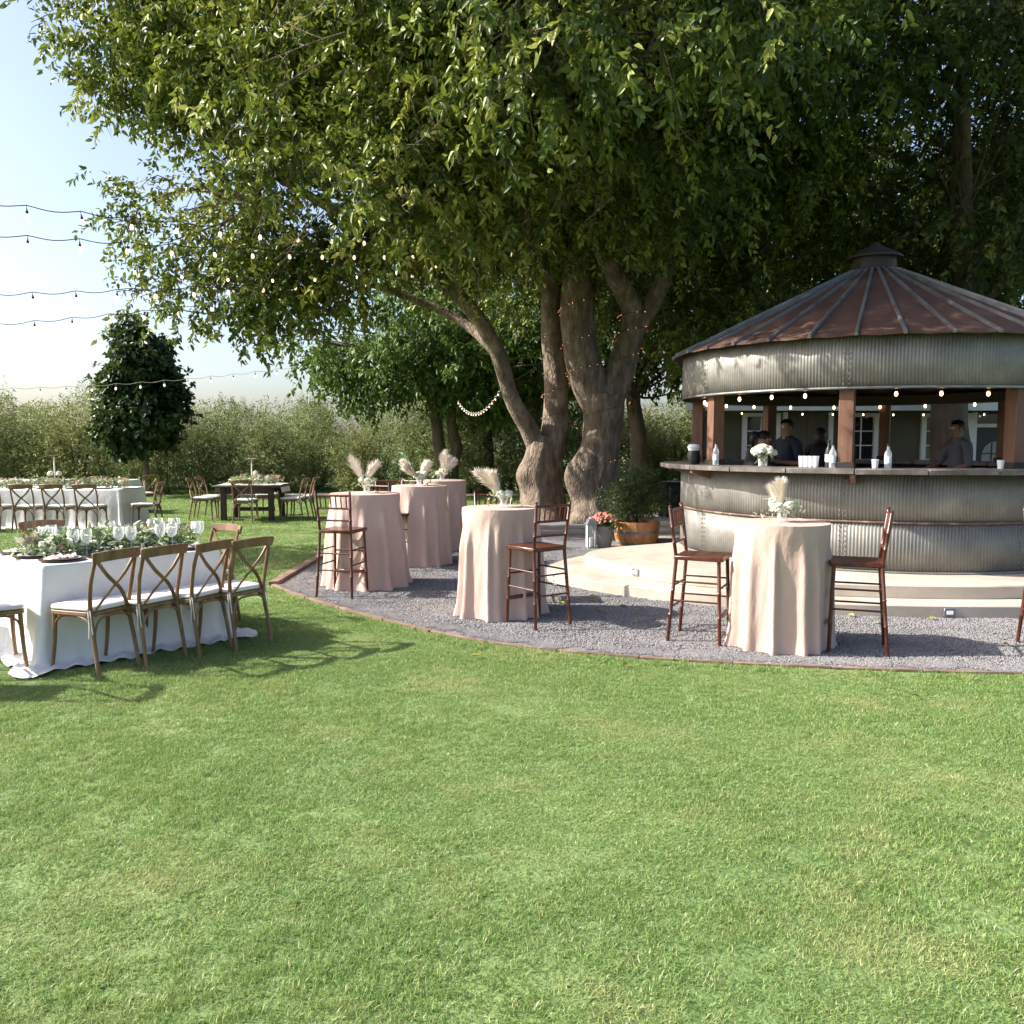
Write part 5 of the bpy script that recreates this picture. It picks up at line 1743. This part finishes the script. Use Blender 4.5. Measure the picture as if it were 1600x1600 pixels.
# slim metal lantern
ln_ = empty('garden_lantern', (1.235, 13.45, .014), R(12), 'slim grey metal lantern standing in front of the pink flower pot', 'lantern')
for sx in (-1, 1):
    for sy in (-1, 1):
        MB().box((sx * .062, sy * .062, .20), (.018, .018, .36)).build('corner_post', 'steel_grey', ln_)
MB().box((0, 0, .012), (.16, .16, .024)).build('base', 'steel_grey', ln_, bevel=.003)
MB().add([(-.09, -.09, .38), (.09, -.09, .38), (.09, .09, .38), (-.09, .09, .38), (-.03, -.03, .46), (.03, -.03, .46), (.03, .03, .46), (-.03, .03, .46)],
         [(0, 1, 5, 4), (1, 2, 6, 5), (2, 3, 7, 6), (3, 0, 4, 7), (4, 5, 6, 7), (3, 2, 1, 0)]).build('cap', 'steel_grey', ln_)
MB().tube([(.03 * math.cos(R(a)), 0, .46 + .03 * math.sin(R(a))) for a in range(0, 181, 20)], .005, 6).build('ring', 'steel_grey', ln_)
MB().lathe([(.001, .024), (.032, .024), (.032, .17), (.001, .175)], 14).build('candle', 'porcelain', ln_)
for (dx, dy, sx, sy) in ((0, -.066, .10, .003), (0, .066, .10, .003), (-.066, 0, .003, .10), (.066, 0, .003, .10)):
    MB().box((dx, dy, .20), (sx, sy, .35)).build('pane', 'glass', ln_)
# black wheeled bin beside the bar
wb = empty('waste_bin', (3.46, 18.5, .012), R(8), 'tall black wheeled bin behind the left side of the bar', 'bin')
mb = MB()
lo, hi = .21, .25
for (q, z) in ((lo, .06), (hi, .78)):
    mb.v += [(-q, -q, z), (q, -q, z), (q, q, z), (-q, q, z)]
mb.f += [(0, 3, 2, 1), (0, 1, 5, 4), (1, 2, 6, 5), (2, 3, 7, 6), (3, 0, 4, 7), (4, 5, 6, 7)]
mb.build('body', 'black_plastic', wb, bevel=.02)
MB().box((0, 0, .80), (.54, .55, .04)).build('lid', 'black_plastic', wb, bevel=.012)
MB().box((-.16, -.25, .45), (.03, .02, .5)).build('side_rib', 'steel_grey', wb)
for s in (-1, 1):
    o = MB().lathe([(.001, -.025), (.08, -.025), (.085, -.01), (.085, .01), (.08, .025), (.001, .025)], 18).build('wheel', 'black_plastic', wb, loc=(s * .22, .2, .085))
    o.rotation_euler.y = R(90)
# step lights
for (x, y, z, a, lb) in ((1.40, 9.70, .205, -144, 'small square step light in the upper concrete riser at the left'), (4.13, 8.055, .072, -88, 'small square step light in the lower riser at the right'),
                         (.52, 10.06, .072, -146, 'small step light at the left tip of the lower riser')):
    t = empty('step_light', (x, y, z), R(a + 90), lb, 'light', 'step lights in the terrace risers')
    MB().box((0, 0, 0), (.105, .022, .078)).build('plate', 'steel_grey', t, bevel=.003)
    MB().box((0, -.012, .0), (.06, .008, .034)).build('lens', 'lens', t)
# fallen leaves
FL = [(.47, 8.85, 0), (.53, 8.72, 1), (1.02, 8.62, 2), (1.08, 8.60, 0), (.87, 8.32, 1), (1.17, 7.86, 0), (.82, 9.1, 2), (3.25, 8.1, 0), (3.35, 7.82, 1), (3.9, 7.98, 2), (4.05, 6.92, 0),
      (.86, 6.34, 1), (-.32, 6.55, 2), (2.65, 5.48, 0), (2.6, 7.65, 2), (-2.3, 14.2, 1), (-3.3, 13.4, 0), (-4.2, 15.6, 2), (-3.0, 11.6, 1), (-3.4, 11.9, 0), (-3.1, 12.6, 2)]
for i, (x, y, v_) in enumerate(FL):
    n1 = np.array([[0, 0, 1.0]]) + rng.normal(0, .35, (1, 3))
    D = unit(np.array([[math.cos(i * 2.1), math.sin(i * 2.1), .15]]))
    Lf = np.array([.085 * rng.uniform(.7, 1.2)])
    V, F, T = leaf_arrays(np.zeros((1, 3)), D, unit(n1), Lf, Lf * .62, np.array([rng.random()]), fold=.25, droop=.1)
    V[:, 2] += .03 - V[:, 2].min()
    o = bpy.data.objects.new('fallen_leaf', quad_mesh('fallen_leaf', V, F, T, 'leaf_fallen'))
    o.location = (x, y, .0)
    link(o)
    tag(o, 'small yellow-green fallen leaf lying on the %s' % ('gravel' if inside(GRAVEL, np.array([x]), np.array([y]))[0] else 'grass'), 'leaf', 'fallen leaves')

# ================================================================== STRING LIGHTS
bulb_me = MB().lathe([(.001, -.118), (.014, -.113), (.024, -.095), (.026, -.082), (.020, -.060), (.0135, -.045), (.001, -.044)], 12).mesh('bulb', 'bulb_day')
bulb_lit_me = MB().lathe([(.001, -.118), (.014, -.113), (.024, -.095), (.026, -.082), (.020, -.060), (.0135, -.045), (.001, -.044)], 12).mesh('bulb', 'bulb_lit')
sock_me = MB().lathe([(.001, -.046), (.0145, -.046), (.0155, -.015), (.008, -.006), (.008, .012), (.001, .013)], 10).mesh('socket', 'cable')


def strand(label, a, b_, sag, spacing, scale=1.0, lit=False, group=None, cab='cable', drop=.05, r_=.006, wob=.02, loc=None):
    a, b_ = Vector(a), Vector(b_)
    root = empty('string_light', tuple(a), 0, label, 'string light', group)
    L_ = (b_ - a).length
    n_ = max(2, int(L_ / spacing))
    def at(u):
        q = (b_ - a) * u
        q.z -= 4 * sag * u * (1 - u)
        return q
    pts = []
    for i in range(n_ * 8 + 1):
        u = i / (n_ * 8)
        q = at(u); q.z += wob * (1 - 2 * abs(math.sin(math.pi * i / 8)) ** 1.2)
        pts.append(q)
    MB().tube(pts, r_, 5).build('cable', cab, root)
    for i in range(n_ + 1):
        q = at(i / n_); q.z += wob
        bu = link(bpy.data.objects.new('bulb', bulb_lit_me if lit else bulb_me), root)
        bu.location = q - Vector((0, 0, drop)); bu.scale = (scale,) * 3
        bu.rotation_euler = (rnd.gauss(0, .07), rnd.gauss(0, .07), 0)
        so = link(bpy.data.objects.new('socket', sock_me), bu)
        if drop > .03:
            so2 = MB().tube([(0, 0, .0), (0, 0, drop / scale)], .0035, 5).build('hanger', cab, bu)
    return root


G_ = 'string lights from the lawn to the big trees'
strand('topmost string of lights crossing the pale sky from the upper left', (-10.2, 5.4, 4.15), (1.0, 17.4, 5.65), .38, .60, 1.0, group=G_)
strand('second string of lights from the top, nearly level across the sky', (-10.5, 6.0, 3.75), (.40, 17.2, 5.45), .32, .60, 1.0, group=G_)
strand('third string of lights from the top, rising toward the trees', (-12.2, 9.2, 3.3), (-.95, 17.3, 5.15), .30, .58, 1.1, group=G_)
strand('fourth string of lights from the top, rising through the lower leaves', (-12.5, 13.2, 3.25), (-1.85, 18.0, 5.2), .30, .58, 1.1, group=G_)
strand('lowest string of lights hanging in front of the dark tree and hedge', (-16.5, 20.5, 2.95), (-3.4, 26.2, 4.4), .42, .58, 1.1, group=G_, cab='cable_pale')
strand('string of lights looping through the crown front near the forked limb', (-6.0, 14.0, 4.45), (1.3, 16.6, 5.75), .45, .70, .72, lit=True, group=G_)
strand('short white light string drooping between the small tree and the forked trunk', (-1.45, 23.4, 2.75), (-.22, 18.3, 2.82), .42, .30, .6, group=G_, cab='cable_pale', drop=.02)

# festoon inside the bar
def ring_strand(label, rad, z, a0, a1, n_, loc, sc_=1.0):
    root = empty('string_light', loc, 0, label, 'string light', 'warm bulbs strung in the bar')
    pts = []
    for i in range(n_ * 6 + 1):
        a = a0 + (a1 - a0) * i / (n_ * 6)
        pts.append((rad * math.cos(a), rad * math.sin(a), z - .035 * abs(math.sin(math.pi * i / 12))))
    MB().tube(pts, .005, 5).build('cable', 'cable', root)
    for i in range(n_):
        a = a0 + (a1 - a0) * (i + .5) / n_ + rnd.uniform(-.02, .02)
        bu = link(bpy.data.objects.new('bulb', bulb_lit_me), root)
        bu.location = (rad * math.cos(a), rad * math.sin(a), z - .025); bu.scale = (sc_,) * 3
        link(bpy.data.objects.new('socket', sock_me), bu)
    return root


ring_strand('warm lit bulbs hung along the front rim inside the bar', 2.20, 2.01, R(-185), R(-50), 11, (BX, BY, BZ), .72)
ring_strand('warm lit bulbs hung along the back rim inside the bar', 2.20, 2.03, R(20), R(160), 8, (BX, BY, BZ), .72)
strand('warm lit bulbs hung under the white fascia of the house', (4.2, 18.3, 2.34), (12.5, 18.3, 2.34), .04, .62, .6, lit=True, group='warm bulbs strung in the bar', drop=.02, wob=.01)


# fairy lights wound round the trunks
def fairy(label, path, rad, turns, n_, loc):
    root = empty('fairy_lights', loc, 0, label, 'fairy lights', 'fairy lights wound on the trunks')
    P = curve(path, 10)
    cab, mb = [], MB()
    N_ = turns * 14
    for i in range(N_ + 1):
        u = i / N_ * (len(P) - 1)
        j = min(int(u), len(P) - 2)
        c = P[j].lerp(P[j + 1], u - j)
        rr = rad[0] + (rad[1] - rad[0]) * i / N_
        a = 2 * math.pi * turns * i / N_
        cab.append((c.x - loc[0] + rr * math.cos(a), c.y - loc[1] + rr * math.sin(a), c.z - loc[2]))
    MB().tube(cab, .004, 4).build('cable', 'cable', root)
    for i in range(int(n_ * .75)):
        u = rnd.random() * (len(cab) - 1.01); j = int(u)
        q = Vector(cab[j]).lerp(Vector(cab[min(j + 1, len(cab) - 1)]), u - j)
        mb.ball(q, .0085, 6, 4)
    mb.build('tiny_bulbs', 'fairy_lit', root, kind='stuff')


fairy('tiny orange fairy lights wound up the thick left limb of the massive tree', [(1.58, 18.1, 2.9), (1.42, 18.0, 3.6), (1.34, 18.0, 4.6)], (.44, .40), 3, 60, (1.58, 18.1, 2.9))
fairy('tiny orange fairy lights wound round the right limb of the massive tree', [(2.2, 18.1, 3.0), (2.45, 18.0, 3.85), (2.45, 17.8, 4.3)], (.38, .30), 3, 56, (2.2, 18.1, 3.0))
fairy('tiny orange fairy lights wound round the thick lower trunk with the burl', [(1.8, 18.1, .5), (1.85, 18.1, 1.5), (1.9, 18.1, 2.5)], (.66, .56), 2, 30, (1.8, 18.1, .5))
fairy('tiny orange fairy lights wound round the upright limb of the forked tree', [(.92, 18.6, 2.0), (.94, 18.6, 2.9), (.85, 18.5, 4.0)], (.33, .28), 4, 56, (.92, 18.6, 2.0))

# ================================================================== ON THE BAR COUNTER
def on_counter(deg, rad, dz=0.0):
    a = R(deg)
    return (BX + rad * math.cos(a), BY + rad * math.sin(a), BZ + 1.127 + dz)


def bottle(label, deg, rad, material, h_=.28, capm='iron_dark', lab=True):
    t = empty('bottle', on_counter(deg, rad), 0, label, 'bottle', 'bottles on the bar counter')
    MB().lathe([(.001, 0), (.034, 0), (.037, .01), (.037, h_ * .58), (.030, h_ * .68), (.014, h_ * .78), (.013, h_ * .95), (.001, h_ * .95)], 16).build('body', material, t)
    MB().lathe([(.015, h_ * .90), (.0165, h_), (.001, h_)], 12).build('cap', capm, t)
    if lab: MB().lathe([(.0378, h_ * .2), (.0378, h_ * .48)], 16).build('paper_label', 'paper_white', t)


def cup(label, deg, rad, h_=.10, r_=.036, material='paper_white'):
    o = MB().lathe([(.001, .003), (r_ * .78, 0), (r_, h_), (r_ * 1.06, h_), (r_ * 1.04, h_ + .004), (r_ * .96, h_), (r_ * .74, .008), (.001, .008)], 16).build('cup', material, None)
    o.location = on_counter(deg, rad)
    tag(o, label, 'cup', 'cups on the bar counter')


bottle('clear bottle beside the leftmost post of the bar', -158, 2.42, 'bottle_clear')
bottle('dark bottle just left of the front post on the bar', -122.5, 2.30, 'bottle_dark', .30)
bottle('clear bottle right beside the front post on the bar', -121.0, 2.38, 'bottle_clear', .27)
bottle('slim clear bottle right of the front post on the bar', -107.5, 2.36, 'bottle_clear', .26)
for i, d in enumerate((-129.5, -128.2, -126.9, -125.6)):
    cup('white tumbler left of the front post, %s of four' % ['first', 'second', 'third', 'last'][i], d, 2.34, .12, .034)
cup('single white cup right of the front post on the bar', -110.6, 2.40, .09)
cup('small white cup near the right-hand post on the bar', -79.8, 2.42, .085)
t = empty('jug', on_counter(-169.5, 2.46), 0, 'dark jug with pale top at the left end of the bar', 'jug')
MB().lathe([(.001, 0), (.075, 0), (.085, .10), (.07, .17), (.066, .17), (.08, .10), (.07, .01), (.001, .01)], 20).build('body', 'black_plastic', t)
MB().lathe([(.068, .171), (.085, .22), (.06, .25), (.001, .255)], 16).build('pale_top', 'paper_white', t)
t = empty('flower_vase', on_counter(-142, 2.30), 0, 'round bunch of white hydrangeas in a glass vase on the bar', 'flowers')
MB().lathe([(.001, 0), (.05, 0), (.055, .13), (.052, .13), (.047, .008), (.001, .008)], 18).build('vase', 'glass', t)
rn = random.Random(3)
for i in range(14):
    a, q = i * 2.4, (i / 14) ** .5
    mb = MB(); bloom(mb, (.12 * q * math.cos(a), .12 * q * math.sin(a), .22 - .07 * q * q), .046, rn, 26); mb.build('bloom', 'petal_white', t, smooth=0)
C = np.array([[.03 * math.cos(k), .03 * math.sin(k), .11] for k in range(12)]); O = unit(np.concatenate([C[:, :2] * 20, np.full((12, 1), .3)], 1))
V, F, T = spray_leaves(C, O, 6, .14, .06, .03, droop=0, leaf_droop=.1)
link(bpy.data.objects.new('greenery', quad_mesh('greenery', V, F, T, 'leaf_garland')), t)['kind'] = 'stuff'


# ================================================================== PEOPLE BEHIND THE BAR
def person(label, x, y, z, rz, height, J, skin, shirt, sleeve, hair_len, female=False):
    """J: joint positions for a 1.70 m figure facing +Y; one skinned body, clothes and hair as children"""
    root = empty('person', (x, y, z), rz, label, 'person')
    k = height / 1.70
    base = dict(pelvis=(0, 0, .93), waist=(0, .005, 1.06), chest=(0, 0, 1.26), neckb=(0, 0, 1.42), neck=(0, .012, 1.47), chin=(0, .025, 1.535), head=(0, .03, 1.60), crown=(0, .02, 1.665))
    for s, n_ in ((1, 'r'), (-1, 'l')):
        base.update({'sh' + n_: (s * .17, 0, 1.385), 'el' + n_: (s * .22, .02, 1.11), 'wr' + n_: (s * .22, .16, .93), 'pa' + n_: (s * .215, .22, .90),
                     'hip' + n_: (s * .095, 0, .88), 'kn' + n_: (s * .10, .02, .49), 'an' + n_: (s * .105, -.02, .09), 'toe' + n_: (s * .115, .16, .035)})
    base.update(J)
    rad = dict(pelvis=(.15, .11), waist=(.125, .095), chest=(.155, .105), neckb=(.085, .07), neck=(.052, .055), chin=(.058, .075), head=(.076, .092), crown=(.056, .072))
    for n_ in 'rl':
        rad.update({'sh' + n_: (.062,) * 2, 'el' + n_: (.043,) * 2, 'wr' + n_: (.028, .024), 'pa' + n_: (.036, .018), 'hip' + n_: (.088,) * 2, 'kn' + n_: (.058,) * 2, 'an' + n_: (.040,) * 2, 'toe' + n_: (.040, .03)})
    edges = [('pelvis', 'waist'), ('waist', 'chest'), ('chest', 'neckb'), ('neckb', 'neck'), ('neck', 'chin'), ('chin', 'head'), ('head', 'crown')]
    for n_ in 'rl':
        edges += [('neckb', 'sh' + n_), ('sh' + n_, 'el' + n_), ('el' + n_, 'wr' + n_), ('wr' + n_, 'pa' + n_), ('pelvis', 'hip' + n_), ('hip' + n_, 'kn' + n_), ('kn' + n_, 'an' + n_), ('an' + n_, 'toe' + n_)]
        p_ = Vector(base['pa' + n_]); w_ = Vector(base['wr' + n_])
        d = (p_ - w_).normalized()
        sd = d.cross(Vector((0, 0, 1))).normalized()
        s = 1 if n_ == 'r' else -1
        for f_i, (off, ln) in enumerate(((-.026, .070), (-.009, .080), (.009, .075), (.025, .060))):
            a, b_ = 'f%d%s' % (f_i, n_), 'g%d%s' % (f_i, n_)
            base[a] = tuple(p_ + d * .035 + sd * off); base[b_] = tuple(p_ + d * (.035 + ln * .6) + sd * off * 1.2 - Vector((0, 0, .02)))
            base['h' + b_] = tuple(p_ + d * (.035 + ln * .8) + sd * off * 1.2 - Vector((0, 0, .045)))
            for q in (a, b_, 'h' + b_): rad[q] = (.0095, .0095)
            edges += [('pa' + n_, a), (a, b_), (b_, 'h' + b_)]
        base['t' + n_] = tuple(p_ + d * .005 - sd * s * .045); base['u' + n_] = tuple(p_ + d * .045 - sd * s * .055 - Vector((0, 0, .012)))
        rad['t' + n_] = rad['u' + n_] = (.0105, .0105)
        edges += [('pa' + n_, 't' + n_), ('t' + n_, 'u' + n_)]
    base.pop('look', None)
    names = list(base)
    ix = {n_: i for i, n_ in enumerate(names)}
    me = bpy.data.meshes.new('body')
    me.from_pydata([tuple(c * k for c in base[n_]) for n_ in names], [(ix[a], ix[b_]) for a, b_ in edges], [])
    tmp = bpy.data.objects.new('tmp_body', me)
    COL.objects.link(tmp)
    md = tmp.modifiers.new('skin', 'SKIN')
    md.use_smooth_shade = True
    sv = me.skin_vertices[0].data
    for n_, i in ix.items():
        sv[i].radius = (rad[n_][0] * k, rad[n_][1] * k)
        sv[i].use_root = (n_ == 'pelvis')
    tmp.modifiers.new('sub', 'SUBSURF').levels = 2
    bpy.context.view_layer.update()
    ev = tmp.evaluated_get(bpy.context.evaluated_depsgraph_get())
    bme = bpy.data.meshes.new_from_object(ev)
    bpy.data.objects.remove(tmp)
    bpy.data.meshes.remove(me)
    bme.name = 'body'
    hd = Vector(base['head']) * k; ch = Vector(base['chin']) * k; cr = Vector(base['crown']) * k
    upv = (cr - ch).normalized()
    fw = Vector(J.get('look', (0, 1, -.1)))
    fw = (fw - upv * fw.dot(upv)).normalized()
    sdv = fw.cross(upv)
    # shape the face: nose, brow, mouth, chin
    for v_ in bme.vertices:
        d = v_.co - hd
        u, f_, s = d.dot(upv), d.dot(fw), d.dot(sdv)
        if f_ > .03 and abs(u) < .14:
            v_.co += fw * (.026 * k * math.exp(-((u + .025) / .020) ** 2 - (s / .013) ** 2) + .006 * math.exp(-((u - .02) / .012) ** 2 - (s / .05) ** 2)
                           + .007 * math.exp(-((u + .062) / .012) ** 2 - (s / .022) ** 2) + .010 * math.exp(-((u + .095) / .02) ** 2 - (s / .025) ** 2))
            v_.co -= fw * .007 * (math.exp(-((u - .0) / .011) ** 2 - ((abs(s) - .03) / .014) ** 2))
    bme.materials.clear(); bme.materials.append(MATS[skin])
    bo = link(bpy.data.objects.new('body', bme), root)
    for s in (-1, 1):
        c = hd + fw * .079 * k + sdv * s * .031 * k + upv * .002
        MB().ball(tuple(c), .0115 * k, 8, 6).build('eye', 'porcelain', root)
        MB().ball(tuple(hd + sdv * s * .080 * k - upv * .012 - fw * .005), .03 * k, 8, 6, (.45, .7, 1)).build('ear', skin, root)
    MB().ball(tuple(hd + fw * .090 * k - upv * .062 * k), .018 * k, 8, 5, (1.2, .45, .3)).build('mouth', 'petal_pink', root)
    # clothes: faces nearest to covered bones, pushed outwards
    segs = [(a, b_, Vector(base[a]) * k, Vector(base[b_]) * k) for a, b_ in edges]
    def near_bone(c):
        best, bb = 9, None
        for a, b_, p_, q in segs:
            t_ = max(0, min(1, (c - p_).dot(q - p_) / max(1e-9, (q - p_).length_squared)))
            dd = (c - (p_ + (q - p_) * t_)).length - .5 * (rad[a][0] * (1 - t_) + rad[b_][0] * t_) * k
            if dd < best: best, bb = dd, (a, b_, t_)
        return bb
    shirt_b, pant_b, shoe_b = [], [], []
    for pol in bme.polygons:
        a, b_, t_ = near_bone(pol.center)
        nm = a + '-' + b_
        if nm.startswith(('waist', 'chest')) or nm in ('pelvis-waist', 'neckb-shr', 'neckb-shl') or (nm.startswith('sh')) or (nm.startswith('el') and sleeve == 'long' and t_ < .95):
            shirt_b.append(pol)
        elif nm.startswith('neckb-neck') and t_ < .15: shirt_b.append(pol)
        elif nm.startswith(('pelvis-hip', 'hip', 'kn')): pant_b.append(pol)
        elif nm.startswith('an'): shoe_b.append(pol)
    for nm, pl, mt, off in (('shirt', shirt_b, shirt, .012), ('trousers', pant_b, 'trousers', .010), ('shoes', shoe_b, 'iron_dark', .008)):
        ids = {}
        vs, fs = [], []
        for pol in pl:
            f_ = []
            for vi in pol.vertices:
                if vi not in ids:
                    ids[vi] = len(vs)
                    v_ = bme.vertices[vi]
                    vs.append(tuple(v_.co + v_.normal * off * k))
                f_.append(ids[vi])
            fs.append(tuple(f_))
        m_ = bpy.data.meshes.new(nm); m_.from_pydata(vs, [], fs); m_.shade_smooth(); m_.materials.append(MATS[mt])
        link(bpy.data.objects.new(nm, m_), root)
    # hair shell
    mb = MB()
    n1, n2 = 22, 12
    hc = hd + upv * .016 * k - fw * .008 * k
    grid = []
    for j in range(n2 + 1):
        th = math.pi * .62 * j / n2
        row = []
        for i in range(n1):
            a = 2 * math.pi * i / n1
            lim = .62 if math.cos(a) < .35 else .30 + .10 * (1 - math.cos(a))
            t_ = min(th, math.pi * lim)
            d = upv * math.cos(t_) * .094 + (fw * math.cos(a) * .101 + sdv * math.sin(a) * .088) * math.sin(t_)
            row.append(len(mb.v)); mb.v.append(tuple(hc + d * k * (1 + .03 * math.sin(7 * a + 5 * t_))))
        grid.append(row)
    for j in range(n2):
        for i in range(n1):
            mb.f.append((grid[j][i], grid[j][(i + 1) % n1], grid[j + 1][(i + 1) % n1], grid[j + 1][i]))
    if hair_len == 'pony':
        mb.tube([hc - fw * .09 * k + upv * .03 * k, hc - fw * .15 * k + upv * .02 * k, hc - fw * .17 * k - upv * .06 * k, hc - fw * .15 * k - upv * .15 * k], [.03, .045, .04, .012], 10)
    elif hair_len == 'bun':
        mb.ball(tuple(hc - fw * .10 * k + upv * .07 * k), .05 * k, 12, 8)
    elif hair_len == 'long':
        mb.tube([hc - fw * .04 * k, hc - fw * .07 * k - upv * .08 * k, hc - fw * .08 * k - upv * .19 * k], [.085 * k, .09 * k, .05 * k], 14)
    mb.build('hair', 'hair_dark', root, smooth=80)
    return root


FLZ = BZ + .02
lean = dict(waist=(0, .03, 1.05), chest=(0, .11, 1.21), neckb=(0, .17, 1.35), neck=(0, .195, 1.395), chin=(0, .235, 1.44), head=(0, .255, 1.50), crown=(0, .26, 1.565),
            shr=(.17, .15, 1.32), shl=(-.17, .15, 1.32), elr=(.21, .20, 1.07), ell=(-.21, .22, 1.07), wrr=(.13, .38, 1.06), wrl=(-.13, .40, 1.05), par=(.11, .44, 1.05), pal=(-.11, .46, 1.04), look=(0, 1, -.35))
work = dict(elr=(.23, -.02, 1.12), ell=(-.23, .0, 1.12), wrr=(.13, .20, 1.12), wrl=(-.10, .22, 1.14), par=(.09, .26, 1.13), pal=(-.06, .28, 1.15), look=(0, 1, -.25))
reach = dict(elr=(.25, .10, 1.14), ell=(-.25, .04, 1.12), wrr=(.20, .34, 1.06), wrl=(-.16, .26, 1.06), par=(.19, .40, 1.05), pal=(-.15, .32, 1.05), look=(0, 1, -.3))
person('person with dark ponytail in black leaning forward beside the white hydrangeas', 3.02, 11.10, FLZ, R(-72), 1.62, lean, 'skin_light', 'shirt_black', 'long', 'pony')
person('person with short hair in navy shirt standing behind the white hydrangeas', 3.62, 11.40, FLZ, R(118), 1.68, work, 'skin_dark', 'shirt_navy', 'short', 'short')
person('person in black partly hidden by the front post of the bar', 4.36, 11.25, FLZ, R(60), 1.63, reach, 'skin_light', 'shirt_black', 'short', 'bun')
person('person with long dark hair facing away left of the front post', 4.30, 12.1, FLZ, R(-30), 1.58, work, 'skin_light', 'shirt_black', 'long', 'long')
person('person in grey shirt standing behind the right side of the bar', 5.72, 11.1, FLZ, R(100), 1.66, reach, 'skin_dark', 'shirt_grey', 'short', 'short')
